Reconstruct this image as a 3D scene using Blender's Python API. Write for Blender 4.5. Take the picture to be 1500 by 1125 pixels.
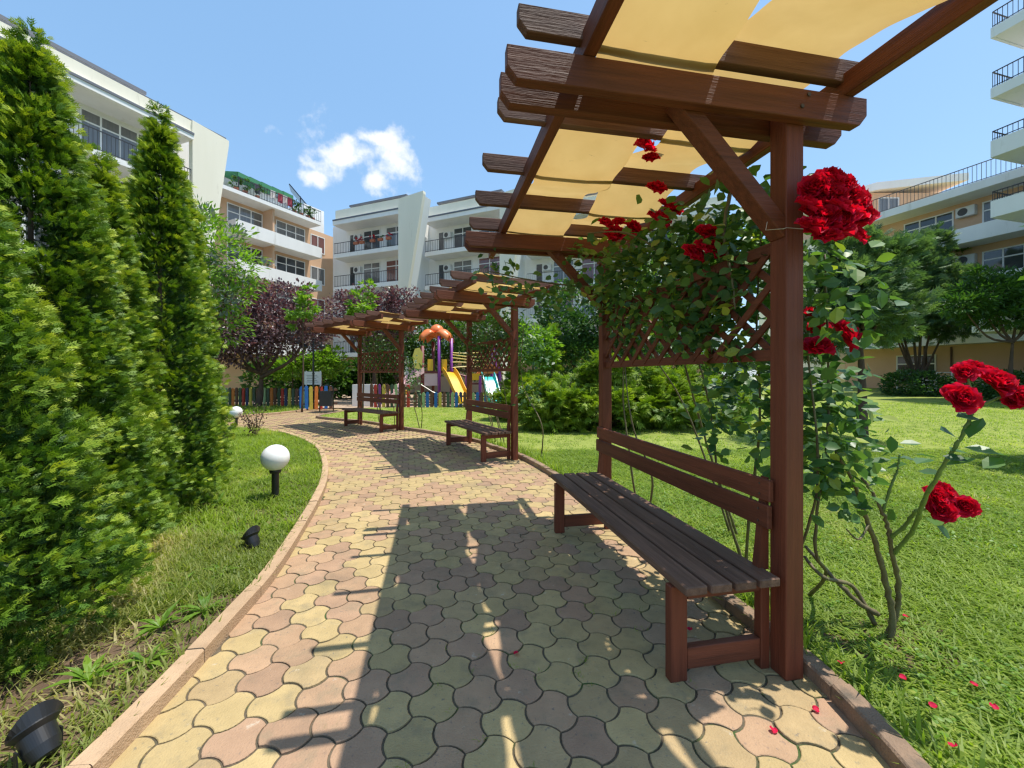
import bpy, math, random
import numpy as np
from mathutils import Vector, Matrix
R = math.radians
rnd = random.Random(7)
rng = np.random.default_rng(7)
for o in list(bpy.data.objects):
    bpy.data.objects.remove(o)
SC = bpy.context.scene
COL = SC.collection

# ------------------------------------------------------------------ camera
cam = bpy.data.cameras.new('camera')
cam.sensor_width = 36.0
cam.lens = 14.4
cam.shift_y = -(562.5 - 550.0) / 1500.0
cam.clip_start = 0.05
cam.clip_end = 3000
co = bpy.data.objects.new('camera', cam)
co.location = (0, 0, 1.4)
co.rotation_euler = (R(90), 0, 0)
COL.objects.link(co)
SC.camera = co

# ------------------------------------------------------------------ sky and sun
SUN = Vector((0.335, 0.022, 1.0)).normalized()
world = bpy.data.worlds.new('World')
SC.world = world
world.use_nodes = True
nt = world.node_tree
nt.nodes.clear()
N = nt.nodes.new
L = nt.links.new
sky = N('ShaderNodeTexSky')
sky.sky_type = 'NISHITA'
sky.sun_disc = False
sky.sun_elevation = math.asin(SUN.z)
sky.sun_rotation = math.atan2(SUN.x, SUN.y)
sky.altitude = 100
sky.air_density = 1.15
sky.dust_density = 0.7
sky.ozone_density = 1.4
tc = N('ShaderNodeTexCoord')
# small cumulus, placed by direction in the sky
CD = Vector((-222 / 600.0, 1.0, 315 / 600.0)).normalized()
CX = CD.cross(Vector((0, 0, 1))).normalized()
CZ = CX.cross(CD).normalized()
def vdot(vec):
    n = N('ShaderNodeVectorMath'); n.operation = 'DOT_PRODUCT'
    n.inputs[1].default_value = vec
    L(tc.outputs['Generated'], n.inputs[0])
    return n.outputs['Value']
def mth(op, a, b=None, clamp=False):
    n = N('ShaderNodeMath'); n.operation = op; n.use_clamp = clamp
    for i, x in enumerate((a, b)):
        if x is None: continue
        if isinstance(x, (int, float)): n.inputs[i].default_value = x
        else: L(x, n.inputs[i])
    return n.outputs[0]
px_, pz_, pd_ = vdot(CX), vdot(CZ), vdot(CD)
noi = N('ShaderNodeTexNoise'); noi.inputs['Scale'].default_value = 16; noi.inputs['Detail'].default_value = 9
noi.inputs['Roughness'].default_value = 0.56
L(tc.outputs['Generated'], noi.inputs['Vector'])
nf = mth('SUBTRACT', noi.outputs['Fac'], 0.5)
def lobe(cx, cz, rx, rz):
    a = mth('DIVIDE', mth('SUBTRACT', px_, cx), rx)
    b = mth('DIVIDE', mth('SUBTRACT', pz_, cz), rz)
    d = mth('SQRT', mth('ADD', mth('MULTIPLY', a, a), mth('MULTIPLY', b, b)))
    return mth('SUBTRACT', 1.0, d)
lb = lobe(-0.03, 0.0, 0.10, 0.06)
for q in ((0.065, 0.01, 0.06, 0.055), (0.03, -0.035, 0.05, 0.035), (-0.09, -0.045, 0.04, 0.02), (0.03, 0.045, 0.06, 0.018)):
    lb = mth('MAXIMUM', lb, lobe(*q))
dens = mth('ADD', mth('MULTIPLY', lb, 1.0), mth('MULTIPLY', nf, 3.4))
mask = N('ShaderNodeMapRange'); mask.interpolation_type = 'SMOOTHSTEP'
mask.inputs['From Min'].default_value = 0.02; mask.inputs['From Max'].default_value = 0.95
L(dens, mask.inputs['Value'])
front = mth('GREATER_THAN', pd_, 0.5)
mk = mth('MULTIPLY', mask.outputs['Result'], front)
mk = mth('MULTIPLY', mk, 0.93)
pale = N('ShaderNodeMix'); pale.data_type = 'RGBA'; pale.blend_type = 'MIX'
pale.inputs['Factor'].default_value = 0.45
L(sky.outputs['Color'], pale.inputs[6])
pale.inputs[7].default_value = (1.45, 3.0, 4.9, 1)
mx = N('ShaderNodeMix'); mx.data_type = 'RGBA'
L(mk, mx.inputs['Factor'])
L(pale.outputs[2], mx.inputs[6])
mx.inputs[7].default_value = (5.3, 5.4, 5.7, 1)
bg = N('ShaderNodeBackground'); bg.inputs['Strength'].default_value = 0.14
L(mx.outputs[2], bg.inputs['Color'])
wo = N('ShaderNodeOutputWorld')
L(bg.outputs[0], wo.inputs['Surface'])

sl = bpy.data.lights.new('sun', 'SUN')
sl.energy = 4.0
sl.angle = R(0.53)
sl.color = (1.0, 0.95, 0.86)
so = bpy.data.objects.new('sun', sl)
so.rotation_euler = (-SUN).to_track_quat('-Z', 'Y').to_euler()
so.location = (8, 0, 30)
COL.objects.link(so)
SC.view_settings.view_transform = 'Standard'
SC.view_settings.look = 'None'
SC.view_settings.gamma = 1.0
SC.view_settings.use_curve_mapping = False
SC.view_settings.exposure = 0.6
SC.cycles.use_denoising = True
SC.cycles.denoiser = 'OPENIMAGEDENOISE'
SC.cycles.denoising_input_passes = 'RGB_ALBEDO_NORMAL'
SC.cycles.denoising_prefilter = 'NONE'
SC.cycles.use_adaptive_sampling = False
SC.cycles.filter_width = 1.35
SC.cycles.sample_clamp_indirect = 6
SC.cycles.max_bounces = 8
SC.cycles.transparent_max_bounces = 8

# ------------------------------------------------------------------ materials
MATS = {}
def _newmat(name):
    m = bpy.data.materials.new(name); m.use_nodes = True
    t = m.node_tree; t.nodes.clear()
    out = t.nodes.new('ShaderNodeOutputMaterial')
    MATS[name] = m
    return m, t, out
def mat(name, c1, c2=None, scale=6.0, rough=0.6, bump=0.0, bscale=None, detail=6, stretch=(1, 1, 1), metal=0.0,
        coords='Object', spec=0.5, rand=0.0, spots=None, worldpos=False):
    """Two-tone noise material with a fine bump; rand = per-object value jitter; spots = (colour, scale, threshold)."""
    m, t, out = _newmat(name)
    n, l = t.nodes.new, t.links.new
    b = n('ShaderNodeBsdfPrincipled')
    b.inputs['Roughness'].default_value = rough
    b.inputs['Metallic'].default_value = metal
    b.inputs['Specular IOR Level'].default_value = spec
    l(b.outputs[0], out.inputs[0])
    c2 = c2 or tuple(x * 0.8 for x in c1)
    if worldpos:
        g = n('ShaderNodeNewGeometry'); vec = g.outputs['Position']
    else:
        g = n('ShaderNodeTexCoord'); vec = g.outputs[coords]
    mp = n('ShaderNodeMapping'); mp.inputs['Scale'].default_value = stretch
    l(vec, mp.inputs['Vector'])
    no = n('ShaderNodeTexNoise'); no.inputs['Scale'].default_value = scale; no.inputs['Detail'].default_value = detail
    no.inputs['Roughness'].default_value = 0.62
    l(mp.outputs[0], no.inputs['Vector'])
    rp = n('ShaderNodeMapRange'); rp.inputs['From Min'].default_value = 0.32; rp.inputs['From Max'].default_value = 0.68
    l(no.outputs['Fac'], rp.inputs['Value'])
    mixc = n('ShaderNodeMix'); mixc.data_type = 'RGBA'
    mixc.inputs[6].default_value = (*c1, 1); mixc.inputs[7].default_value = (*c2, 1)
    l(rp.outputs[0], mixc.inputs['Factor'])
    cur = mixc.outputs[2]
    for sp in (spots or []):
        col, sc_, th, soft = sp
        n2 = n('ShaderNodeTexNoise'); n2.inputs['Scale'].default_value = sc_; n2.inputs['Detail'].default_value = 7
        n2.inputs['Roughness'].default_value = 0.65
        l(mp.outputs[0], n2.inputs['Vector'])
        r2 = n('ShaderNodeMapRange'); r2.inputs['From Min'].default_value = th; r2.inputs['From Max'].default_value = th + soft
        l(n2.outputs['Fac'], r2.inputs['Value'])
        m2 = n('ShaderNodeMix'); m2.data_type = 'RGBA'; m2.inputs[7].default_value = (*col, 1)
        l(r2.outputs[0], m2.inputs['Factor']); l(cur, m2.inputs[6]); cur = m2.outputs[2]
    if rand:
        oi = n('ShaderNodeObjectInfo')
        mr = n('ShaderNodeMapRange'); mr.inputs['To Min'].default_value = 1 - rand; mr.inputs['To Max'].default_value = 1 + rand
        l(oi.outputs['Random'], mr.inputs['Value'])
        hv = n('ShaderNodeHueSaturation'); l(mr.outputs[0], hv.inputs['Value']); l(cur, hv.inputs['Color']); cur = hv.outputs[0]
    l(cur, b.inputs['Base Color'])
    if bump:
        nb = n('ShaderNodeTexNoise'); nb.inputs['Scale'].default_value = bscale or scale * 4; nb.inputs['Detail'].default_value = 6
        l(mp.outputs[0], nb.inputs['Vector'])
        bp = n('ShaderNodeBump'); bp.inputs['Strength'].default_value = bump; bp.inputs['Distance'].default_value = 0.01
        l(nb.outputs['Fac'], bp.inputs['Height']); l(bp.outputs[0], b.inputs['Normal'])
    return m
def leafmat(name, cols, trans=0.35, rough=0.45, spec=0.4, tboost=1.6, ttint=(1.0, 1.1, 0.45)):
    """Leaf: colour by the per-leaf attribute 'tint', part of the light passes through."""
    m, t, out = _newmat(name)
    n, l = t.nodes.new, t.links.new
    at = n('ShaderNodeAttribute'); at.attribute_name = 'tint'
    cr = n('ShaderNodeValToRGB')
    el = cr.color_ramp.elements
    while len(el) < len(cols): el.new(0.5)
    for i, c in enumerate(cols):
        el[i].position = i / max(1, len(cols) - 1); el[i].color = (*c, 1)
    l(at.outputs['Fac'], cr.inputs[0])
    b = n('ShaderNodeBsdfPrincipled'); b.inputs['Roughness'].default_value = rough
    b.inputs['Specular IOR Level'].default_value = spec
    l(cr.outputs[0], b.inputs['Base Color'])
    tr = n('ShaderNodeBsdfTranslucent')
    mu = n('ShaderNodeMix'); mu.data_type = 'RGBA'; mu.blend_type = 'MULTIPLY'; mu.inputs['Factor'].default_value = 1
    mu.inputs[7].default_value = tuple(tboost * x for x in ttint) + (1,)
    l(cr.outputs[0], mu.inputs[6]); l(mu.outputs[2], tr.inputs['Color'])
    ms = n('ShaderNodeMixShader'); ms.inputs[0].default_value = trans
    l(b.outputs[0], ms.inputs[1]); l(tr.outputs[0], ms.inputs[2]); l(ms.outputs[0], out.inputs[0])
    return m
def plain(name, c, rough=0.5, metal=0.0, spec=0.5, emit=None, alpha=None):
    m, t, out = _newmat(name)
    b = t.nodes.new('ShaderNodeBsdfPrincipled')
    b.inputs['Base Color'].default_value = (*c, 1); b.inputs['Roughness'].default_value = rough
    b.inputs['Metallic'].default_value = metal; b.inputs['Specular IOR Level'].default_value = spec
    t.links.new(b.outputs[0], out.inputs[0])
    return m

WOOD_SP = [((0.060, 0.020, 0.012), 2.2, 0.58, 0.16), ((0.36, 0.25, 0.18), 7.0, 0.71, 0.04)]
mat('wood', (0.20, 0.058, 0.028), (0.115, 0.034, 0.017), scale=5, spec=0.3, rough=0.6, bump=0.35, bscale=26, stretch=(0.35, 7, 7), rand=0.14, spots=WOOD_SP)
mat('wood_long', (0.20, 0.058, 0.029), (0.115, 0.034, 0.018), scale=5, spec=0.3, rough=0.6, bump=0.35, bscale=26, stretch=(7, 0.35, 7), rand=0.14, spots=WOOD_SP)
mat('wood_post', (0.20, 0.054, 0.026), (0.135, 0.036, 0.018), scale=5, spec=0.3, rough=0.58, bump=0.3, bscale=22, stretch=(7, 7, 0.35), rand=0.08,
    spots=[((0.075, 0.024, 0.015), 1.6, 0.60, 0.15), ((0.40, 0.30, 0.23), 9.0, 0.735, 0.02)])
mat('wood_weathered', (0.175, 0.085, 0.060), (0.095, 0.042, 0.028), scale=5, spec=0.25, rough=0.7, bump=0.5, bscale=26, stretch=(0.35, 7, 7), rand=0.18,
    spots=[((0.23, 0.145, 0.11), 1.6, 0.60, 0.2)])
mat('wood_seat', (0.200, 0.118, 0.082), (0.105, 0.060, 0.042), scale=5, spec=0.12, rough=0.6, bump=0.4, bscale=26, stretch=(7, 0.35, 7), rand=0.15,
    spots=[((0.28, 0.20, 0.155), 5.0, 0.64, 0.07)])
mat('paver_yellow', (0.470, 0.350, 0.168), (0.390, 0.290, 0.138), scale=9, rough=0.85, bump=0.5, bscale=120, worldpos=True, rand=0.10, spec=0.25,
    spots=[((0.225, 0.185, 0.10), 1.3, 0.55, 0.25), ((0.22, 0.19, 0.13), 38, 0.60, 0.10), ((0.22, 0.185, 0.12), 7.0, 0.53, 0.30), ((0.52, 0.46, 0.36), 12.0, 0.64, 0.12), ((0.10, 0.115, 0.05), 2.2, 0.66, 0.10)])
mat('paver_sand', (0.445, 0.320, 0.165), (0.365, 0.262, 0.135), scale=9, rough=0.85, bump=0.5, bscale=120, worldpos=True, rand=0.10, spec=0.25,
    spots=[((0.21, 0.175, 0.10), 1.3, 0.53, 0.25), ((0.2, 0.17, 0.13), 38, 0.60, 0.10), ((0.22, 0.185, 0.12), 7.0, 0.53, 0.30), ((0.52, 0.46, 0.36), 12.0, 0.64, 0.12), ((0.10, 0.115, 0.05), 2.2, 0.66, 0.10)])
mat('paver_pink', (0.430, 0.278, 0.168), (0.355, 0.228, 0.138), scale=9, rough=0.85, bump=0.5, bscale=120, worldpos=True, rand=0.10, spec=0.25,
    spots=[((0.21, 0.15, 0.105), 1.3, 0.55, 0.25), ((0.2, 0.15, 0.12), 38, 0.60, 0.10), ((0.22, 0.185, 0.12), 7.0, 0.53, 0.30), ((0.52, 0.46, 0.36), 12.0, 0.64, 0.12), ((0.10, 0.115, 0.05), 2.2, 0.66, 0.10)])
mat('paver_rose', (0.405, 0.258, 0.162), (0.335, 0.212, 0.135), scale=9, rough=0.85, bump=0.5, bscale=120, worldpos=True, rand=0.10, spec=0.25,
    spots=[((0.195, 0.14, 0.10), 1.3, 0.53, 0.25), ((0.2, 0.15, 0.12), 38, 0.60, 0.10), ((0.22, 0.185, 0.12), 7.0, 0.53, 0.30), ((0.52, 0.46, 0.36), 12.0, 0.64, 0.12), ((0.10, 0.115, 0.05), 2.2, 0.66, 0.10)])
mat('joint_sand', (0.15, 0.115, 0.075), (0.06, 0.052, 0.033), scale=14, rough=0.95, bump=0.6, bscale=150, worldpos=True,
    spots=[((0.05, 0.09, 0.02), 3.0, 0.54, 0.08)])
mat('kerb_pink', (0.50, 0.345, 0.215), (0.40, 0.272, 0.168), scale=10, rough=0.9, bump=0.6, bscale=120, worldpos=True, rand=0.08, spec=0.2,
    spots=[((0.30, 0.22, 0.17), 4, 0.66, 0.12)])
mat('kerb_brown', (0.33, 0.22, 0.145), (0.22, 0.155, 0.11), scale=10, rough=0.9, bump=0.6, bscale=120, worldpos=True, rand=0.1, spec=0.2,
    spots=[((0.15, 0.12, 0.09), 4, 0.58, 0.12)])
mat('lawn_ground', (0.27, 0.31, 0.075), (0.19, 0.235, 0.050), scale=1.6, rough=0.95, bump=0.8, bscale=60, worldpos=True, spec=0.1,
    spots=[((0.24, 0.21, 0.08), 2.4, 0.60, 0.15)])
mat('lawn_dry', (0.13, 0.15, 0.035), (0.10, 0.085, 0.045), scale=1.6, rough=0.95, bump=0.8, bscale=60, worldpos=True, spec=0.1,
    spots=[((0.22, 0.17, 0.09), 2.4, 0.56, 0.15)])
mat('soil', (0.155, 0.105, 0.070), (0.085, 0.058, 0.040), scale=7, rough=0.97, bump=1.0, bscale=60, worldpos=True, spec=0.1,
    spots=[((0.26, 0.20, 0.13), 30, 0.66, 0.05)])
mat('play_floor', (0.42, 0.31, 0.22), (0.36, 0.26, 0.18), scale=4, rough=0.9, worldpos=True)
mat('far_ground', (0.10, 0.14, 0.03), (0.14, 0.15, 0.06), scale=0.3, rough=0.95, worldpos=True)
mat('plaster_white', (0.86, 0.85, 0.83), (0.80, 0.79, 0.77), scale=1.2, rough=0.85, stretch=(1, 1, 0.15), spec=0.2,
    spots=[((0.58, 0.56, 0.51), 3.2, 0.62, 0.18)])
mat('plaster_cream', (0.86, 0.81, 0.68), (0.80, 0.75, 0.62), scale=0.8, rough=0.85, stretch=(1, 1, 0.12), spec=0.2,
    spots=[((0.52, 0.47, 0.38), 3.0, 0.63, 0.16)])
mat('plaster_orange', (0.70, 0.46, 0.30), (0.64, 0.41, 0.26), scale=0.8, rough=0.85, spec=0.2)
mat('plaster_soffit', (0.80, 0.72, 0.62), (0.65, 0.57, 0.47), scale=0.8, rough=0.9, spec=0.2)
plain('frame_white', (0.80, 0.80, 0.79), 0.4)
plain('frame_brown', (0.12, 0.06, 0.04), 0.5)
mat('pane_dark', (0.035, 0.042, 0.05), (0.06, 0.07, 0.08), scale=0.7, rough=0.06, spec=0.8)
mat('pane_curtain', (0.20, 0.20, 0.20), (0.12, 0.125, 0.13), scale=3, rough=0.08, stretch=(4, 4, 0.2), spec=0.8)
mat('pane_red', (0.24, 0.10, 0.09), (0.14, 0.06, 0.055), scale=3, rough=0.08, stretch=(4, 4, 0.2), spec=0.8)
plain('rail_dark', (0.045, 0.042, 0.045), 0.45, 0.3)
plain('slate_edge', (0.13, 0.14, 0.17), 0.6)
plain('black_metal', (0.018, 0.019, 0.021), 0.38, 0.1)
plain('lamp_lens', (0.25, 0.27, 0.28), 0.1, 0.0, 0.8)
plain('globe_white', (0.84, 0.84, 0.83), 0.28)
plain('ac_white', (0.70, 0.70, 0.69), 0.5)
plain('ac_grille', (0.08, 0.08, 0.085), 0.6)
plain('panel_blue', (0.02, 0.025, 0.05), 0.15, 0.2, 0.8)
plain('awning_green', (0.03, 0.20, 0.085), 0.7)
plain('terracotta', (0.42, 0.13, 0.06), 0.7)
for k, c in (('red', (0.50, 0.035, 0.02)), ('blue', (0.015, 0.14, 0.45)), ('yellow', (0.62, 0.47, 0.06)), ('green', (0.03, 0.22, 0.10)),
             ('palegreen', (0.33, 0.45, 0.20)), ('purple', (0.20, 0.035, 0.24)), ('brown', (0.14, 0.055, 0.03)), ('dgreen', (0.05, 0.09, 0.05)),
             ('navy', (0.02, 0.04, 0.11)), ('orange', (0.72, 0.20, 0.03)), ('pink', (0.62, 0.20, 0.30))):
    mat('paint_' + k, c, tuple(x * 0.82 for x in c), scale=12, rough=0.5, bump=0.15, bscale=60)
plain('plastic_orange', (0.72, 0.19, 0.05), 0.35)
plain('plastic_yellow', (0.78, 0.42, 0.015), 0.3)
plain('plastic_pink', (0.78, 0.50, 0.50), 0.3)
plain('plastic_teal', (0.03, 0.50, 0.47), 0.3)
plain('plastic_purple', (0.24, 0.05, 0.30), 0.35)
plain('tube_yellow', (0.62, 0.50, 0.10), 0.4)
plain('plastic_maroon', (0.16, 0.03, 0.03), 0.5)
plain('sign_white', (0.72, 0.72, 0.70), 0.5)
plain('sign_ink', (0.05, 0.05, 0.06), 0.6)
plain('bolt_steel', (0.10, 0.085, 0.075), 0.5, 0.6)
plain('wire', (0.62, 0.60, 0.56), 0.4, 0.5)
mat('bark', (0.12, 0.075, 0.05), (0.055, 0.035, 0.025), scale=9, rough=0.9, bump=0.8, bscale=40, stretch=(1, 1, 0.3))
mat('cane_green', (0.17, 0.15, 0.06), (0.11, 0.075, 0.04), scale=14, rough=0.6, bump=0.3, bscale=60)
mat('cane_fresh', (0.15, 0.24, 0.05), (0.12, 0.18, 0.04), scale=14, rough=0.5)

# cloth that lets the sun through
m, t, out = _newmat('shade_cloth')
n, l = t.nodes.new, t.links.new
tcx = n('ShaderNodeTexCoord')
no = n('ShaderNodeTexNoise'); no.inputs['Scale'].default_value = 5; no.inputs['Detail'].default_value = 6
l(tcx.outputs['Object'], no.inputs['Vector'])
rr = n('ShaderNodeValToRGB')
rr.color_ramp.elements[0].position = 0.35; rr.color_ramp.elements[0].color = (0.66, 0.44, 0.155, 1)
rr.color_ramp.elements[1].position = 0.7; rr.color_ramp.elements[1].color = (0.73, 0.50, 0.19, 1)
l(no.outputs['Fac'], rr.inputs[0])
n2 = n('ShaderNodeTexNoise'); n2.inputs['Scale'].default_value = 7; n2.inputs['Detail'].default_value = 8; n2.inputs['Roughness'].default_value = 0.7
mp2 = n('ShaderNodeMapping'); mp2.inputs['Scale'].default_value = (1, 3.5, 1); l(tcx.outputs['Object'], mp2.inputs['Vector']); l(mp2.outputs[0], n2.inputs['Vector'])
r2 = n('ShaderNodeMapRange'); r2.inputs['From Min'].default_value = 0.66; r2.inputs['From Max'].default_value = 0.76; r2.inputs['To Max'].default_value = 0.7
l(n2.outputs['Fac'], r2.inputs['Value'])
mxd = n('ShaderNodeMix'); mxd.data_type = 'RGBA'; mxd.inputs[7].default_value = (0.22, 0.13, 0.05, 1)
l(r2.outputs[0], mxd.inputs['Factor']); l(rr.outputs[0], mxd.inputs[6])
wv = n('ShaderNodeTexWave'); wv.inputs['Scale'].default_value = 130; wv.inputs['Distortion'].default_value = 1.5
l(tcx.outputs['Object'], wv.inputs['Vector'])
bpc = n('ShaderNodeBump'); bpc.inputs['Strength'].default_value = 0.15; bpc.inputs['Distance'].default_value = 0.002; l(wv.outputs['Fac'], bpc.inputs['Height'])
d1 = n('ShaderNodeBsdfDiffuse'); d2 = n('ShaderNodeBsdfTranslucent')
l(mxd.outputs[2], d1.inputs['Color']); l(mxd.outputs[2], d2.inputs['Color']); l(bpc.outputs[0], d1.inputs['Normal'])
ms = n('ShaderNodeMixShader'); ms.inputs[0].default_value = 0.40
l(d1.outputs[0], ms.inputs[1]); l(d2.outputs[0], ms.inputs[2]); l(ms.outputs[0], out.inputs[0])

leafmat('thuja_leaf', [(0.022, 0.070, 0.010), (0.070, 0.155, 0.014), (0.175, 0.280, 0.020), (0.400, 0.460, 0.035)], trans=0.2, rough=0.55)  # dark end also carries the shaded gaps, bright end the sunlit tips
leafmat('grass_blade', [(0.13, 0.205, 0.028), (0.22, 0.305, 0.036), (0.31, 0.38, 0.060), (0.48, 0.43, 0.19)], trans=0.48, rough=0.5)
leafmat('grass_dry', [(0.14, 0.20, 0.035), (0.25, 0.29, 0.065), (0.40, 0.37, 0.15), (0.54, 0.44, 0.24)], trans=0.45, rough=0.5)
leafmat('rose_leaf', [(0.040, 0.105, 0.040), (0.072, 0.160, 0.046), (0.130, 0.230, 0.044), (0.30, 0.35, 0.045)], trans=0.3, rough=0.42, spec=0.42)
leafmat('plum_leaf', [(0.055, 0.033, 0.042), (0.105, 0.064, 0.072), (0.165, 0.112, 0.118), (0.26, 0.20, 0.20)], trans=0.25, rough=0.33, spec=0.5, ttint=(1.2, 0.6, 0.6))
leafmat('bright_leaf', [(0.085, 0.18, 0.020), (0.150, 0.27, 0.026), (0.23, 0.36, 0.04)], trans=0.42)
leafmat('green_leaf', [(0.030, 0.085, 0.018), (0.055, 0.125, 0.022), (0.090, 0.165, 0.026)], trans=0.35)
leafmat('dark_leaf', [(0.026, 0.075, 0.022), (0.050, 0.120, 0.028), (0.085, 0.165, 0.036)], trans=0.3)
leafmat('gold_leaf', [(0.085, 0.17, 0.016), (0.19, 0.28, 0.022), (0.32, 0.39, 0.03)], trans=0.32, rough=0.55)
leafmat('grey_leaf', [(0.060, 0.120, 0.050), (0.105, 0.180, 0.075), (0.18, 0.26, 0.09)], trans=0.3, rough=0.6)
leafmat('silver_leaf', [(0.12, 0.16, 0.13), (0.18, 0.22, 0.19), (0.24, 0.28, 0.24)], trans=0.25, rough=0.45)
leafmat('berberis_leaf', [(0.045, 0.025, 0.022), (0.10, 0.04, 0.035), (0.07, 0.09, 0.02)], trans=0.3)
leafmat('rose_petal', [(0.27, 0.003, 0.014), (0.47, 0.006, 0.028), (0.74, 0.030, 0.115)], trans=0.34, rough=0.6, spec=0.15, ttint=(1.2, 0.35, 0.4))
leafmat('cloth_mix', [(0.7, 0.7, 0.68), (0.35, 0.03, 0.05), (0.05, 0.05, 0.09), (0.6, 0.5, 0.4)], trans=0.1)

# ------------------------------------------------------------------ mesh helpers
class MB:
    def __init__(s): s.v = []; s.f = []; s.m = []
    def add(s, vs, fs, mi=0):
        k = len(s.v); s.v += [tuple(v) for v in vs]
        s.f += [tuple(i + k for i in f) for f in fs]; s.m += [mi] * len(fs)
        return s
    def box(s, x0, x1, y0, y1, z0, z1, mi=0):
        vs = [(x0, y0, z0), (x1, y0, z0), (x1, y1, z0), (x0, y1, z0), (x0, y0, z1), (x1, y0, z1), (x1, y1, z1), (x0, y1, z1)]
        return s.add(vs, [(0, 3, 2, 1), (4, 5, 6, 7), (0, 1, 5, 4), (1, 2, 6, 5), (2, 3, 7, 6), (3, 0, 4, 7)], mi)
    def bar(s, a, b, w, h, up=(0, 0, 1), mi=0):
        """rectangular bar from a to b; w across, h along up"""
        a, b = Vector(a), Vector(b); d = (b - a).normalized(); up = Vector(up)
        sx = d.cross(up).normalized(); sz = sx.cross(d).normalized()
        vs = []
        for p in (a, b):
            for (i, j) in ((-1, -1), (1, -1), (1, 1), (-1, 1)):
                vs.append(p + sx * (i * w / 2) + sz * (j * h / 2))
        return s.add(vs, [(3, 2, 1, 0), (4, 5, 6, 7), (0, 1, 5, 4), (1, 2, 6, 5), (2, 3, 7, 6), (3, 0, 4, 7)], mi)
    def tube(s, pts, r, n=7, mi=0, cap=True):
        pts = [Vector(p) for p in pts]
        rs = r if isinstance(r, (list, tuple)) else [r] * len(pts)
        vs = []; fs = []
        ref = Vector((0.13, 0.31, 0.94))
        for i, p in enumerate(pts):
            d = (pts[min(i + 1, len(pts) - 1)] - pts[max(i - 1, 0)]).normalized()
            if abs(d.dot(ref)) > 0.95: ref = Vector((0.9, 0.3, 0.1))
            x = d.cross(ref).normalized(); y = d.cross(x)
            for k in range(n):
                a = 2 * math.pi * k / n
                vs.append(p + (x * math.cos(a) + y * math.sin(a)) * rs[i])
        for i in range(len(pts) - 1):
            for k in range(n):
                a, b = i * n + k, i * n + (k + 1) % n
                fs.append((a, b, b + n, a + n))
        if cap:
            fs.append(tuple(range(n))[::-1]); fs.append(tuple(range((len(pts) - 1) * n, len(pts) * n)))
        return s.add(vs, fs, mi)
    def lathe(s, prof, n=20, c=(0, 0, 0), mi=0):
        vs = []; fs = []
        for (r, z) in prof:
            for k in range(n):
                a = 2 * math.pi * k / n
                vs.append((c[0] + r * math.cos(a), c[1] + r * math.sin(a), c[2] + z))
        for i in range(len(prof) - 1):
            for k in range(n):
                a, b = i * n + k, i * n + (k + 1) % n
                fs.append((a, b, b + n, a + n))
        fs.append(tuple(range(n))[::-1]); fs.append(tuple(range((len(prof) - 1) * n, len(prof) * n)))
        return s.add(vs, fs, mi)
    def prism(s, poly, axis, a, b, mi=0):
        """extrude a 2-D polygon along axis 0/1/2 from a to b"""
        def P(p, t):
            q = [p[0], p[1]]; q.insert(axis, t); return tuple(q)
        n = len(poly)
        vs = [P(p, a) for p in poly] + [P(p, b) for p in poly]
        fs = [tuple(range(n))[::-1], tuple(range(n, 2 * n))] + [(i, (i + 1) % n, (i + 1) % n + n, i + n) for i in range(n)]
        return s.add(vs, fs, mi)
    def mesh(s, name, mats, smooth=False):
        me = bpy.data.meshes.new(name); me.from_pydata(s.v, [], s.f)
        for m in (mats if isinstance(mats, (list, tuple)) else [mats]): me.materials.append(MATS[m])
        if len(set(s.m)) > 1: me.polygons.foreach_set('material_index', s.m)
        import bmesh
        bm = bmesh.new(); bm.from_mesh(me); bmesh.ops.recalc_face_normals(bm, faces=bm.faces); bm.to_mesh(me); bm.free()
        if smooth: me.polygons.foreach_set('use_smooth', [True] * len(me.polygons))
        me.update()
        return me
    def build(s, name, mats, parent=None, loc=(0, 0, 0), smooth=False, bevel=0.0):
        o = link(name, s.mesh(name, mats, smooth), parent, loc)
        if bevel:
            b = o.modifiers.new('bevel', 'BEVEL'); b.width = bevel; b.segments = 1; b.limit_method = 'ANGLE'
        return o
def link(name, me, parent=None, loc=(0, 0, 0), rot=None):
    o = bpy.data.objects.new(name, me); COL.objects.link(o)
    o.location = loc
    if rot is not None: o.rotation_euler = rot
    if parent: o.parent = parent
    return o
def tag(o, label, cat, group=None, kind=None):
    o['label'] = label; o['category'] = cat
    if group: o['group'] = group
    if kind: o['kind'] = kind
    return o
def thing(name, label, cat, loc=(0, 0, 0), rz=0.0, group=None):
    return tag(link(name, None, None, loc, (0, 0, rz)), label, cat, group)
def kids(o): return [c for c in bpy.data.objects if c.parent == o]
CH = {}
def copy_tree(o, parent=None):
    c = o.copy(); COL.objects.link(c); c.parent = parent
    for ch in list(o.children): copy_tree(ch, c)
    return c

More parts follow.
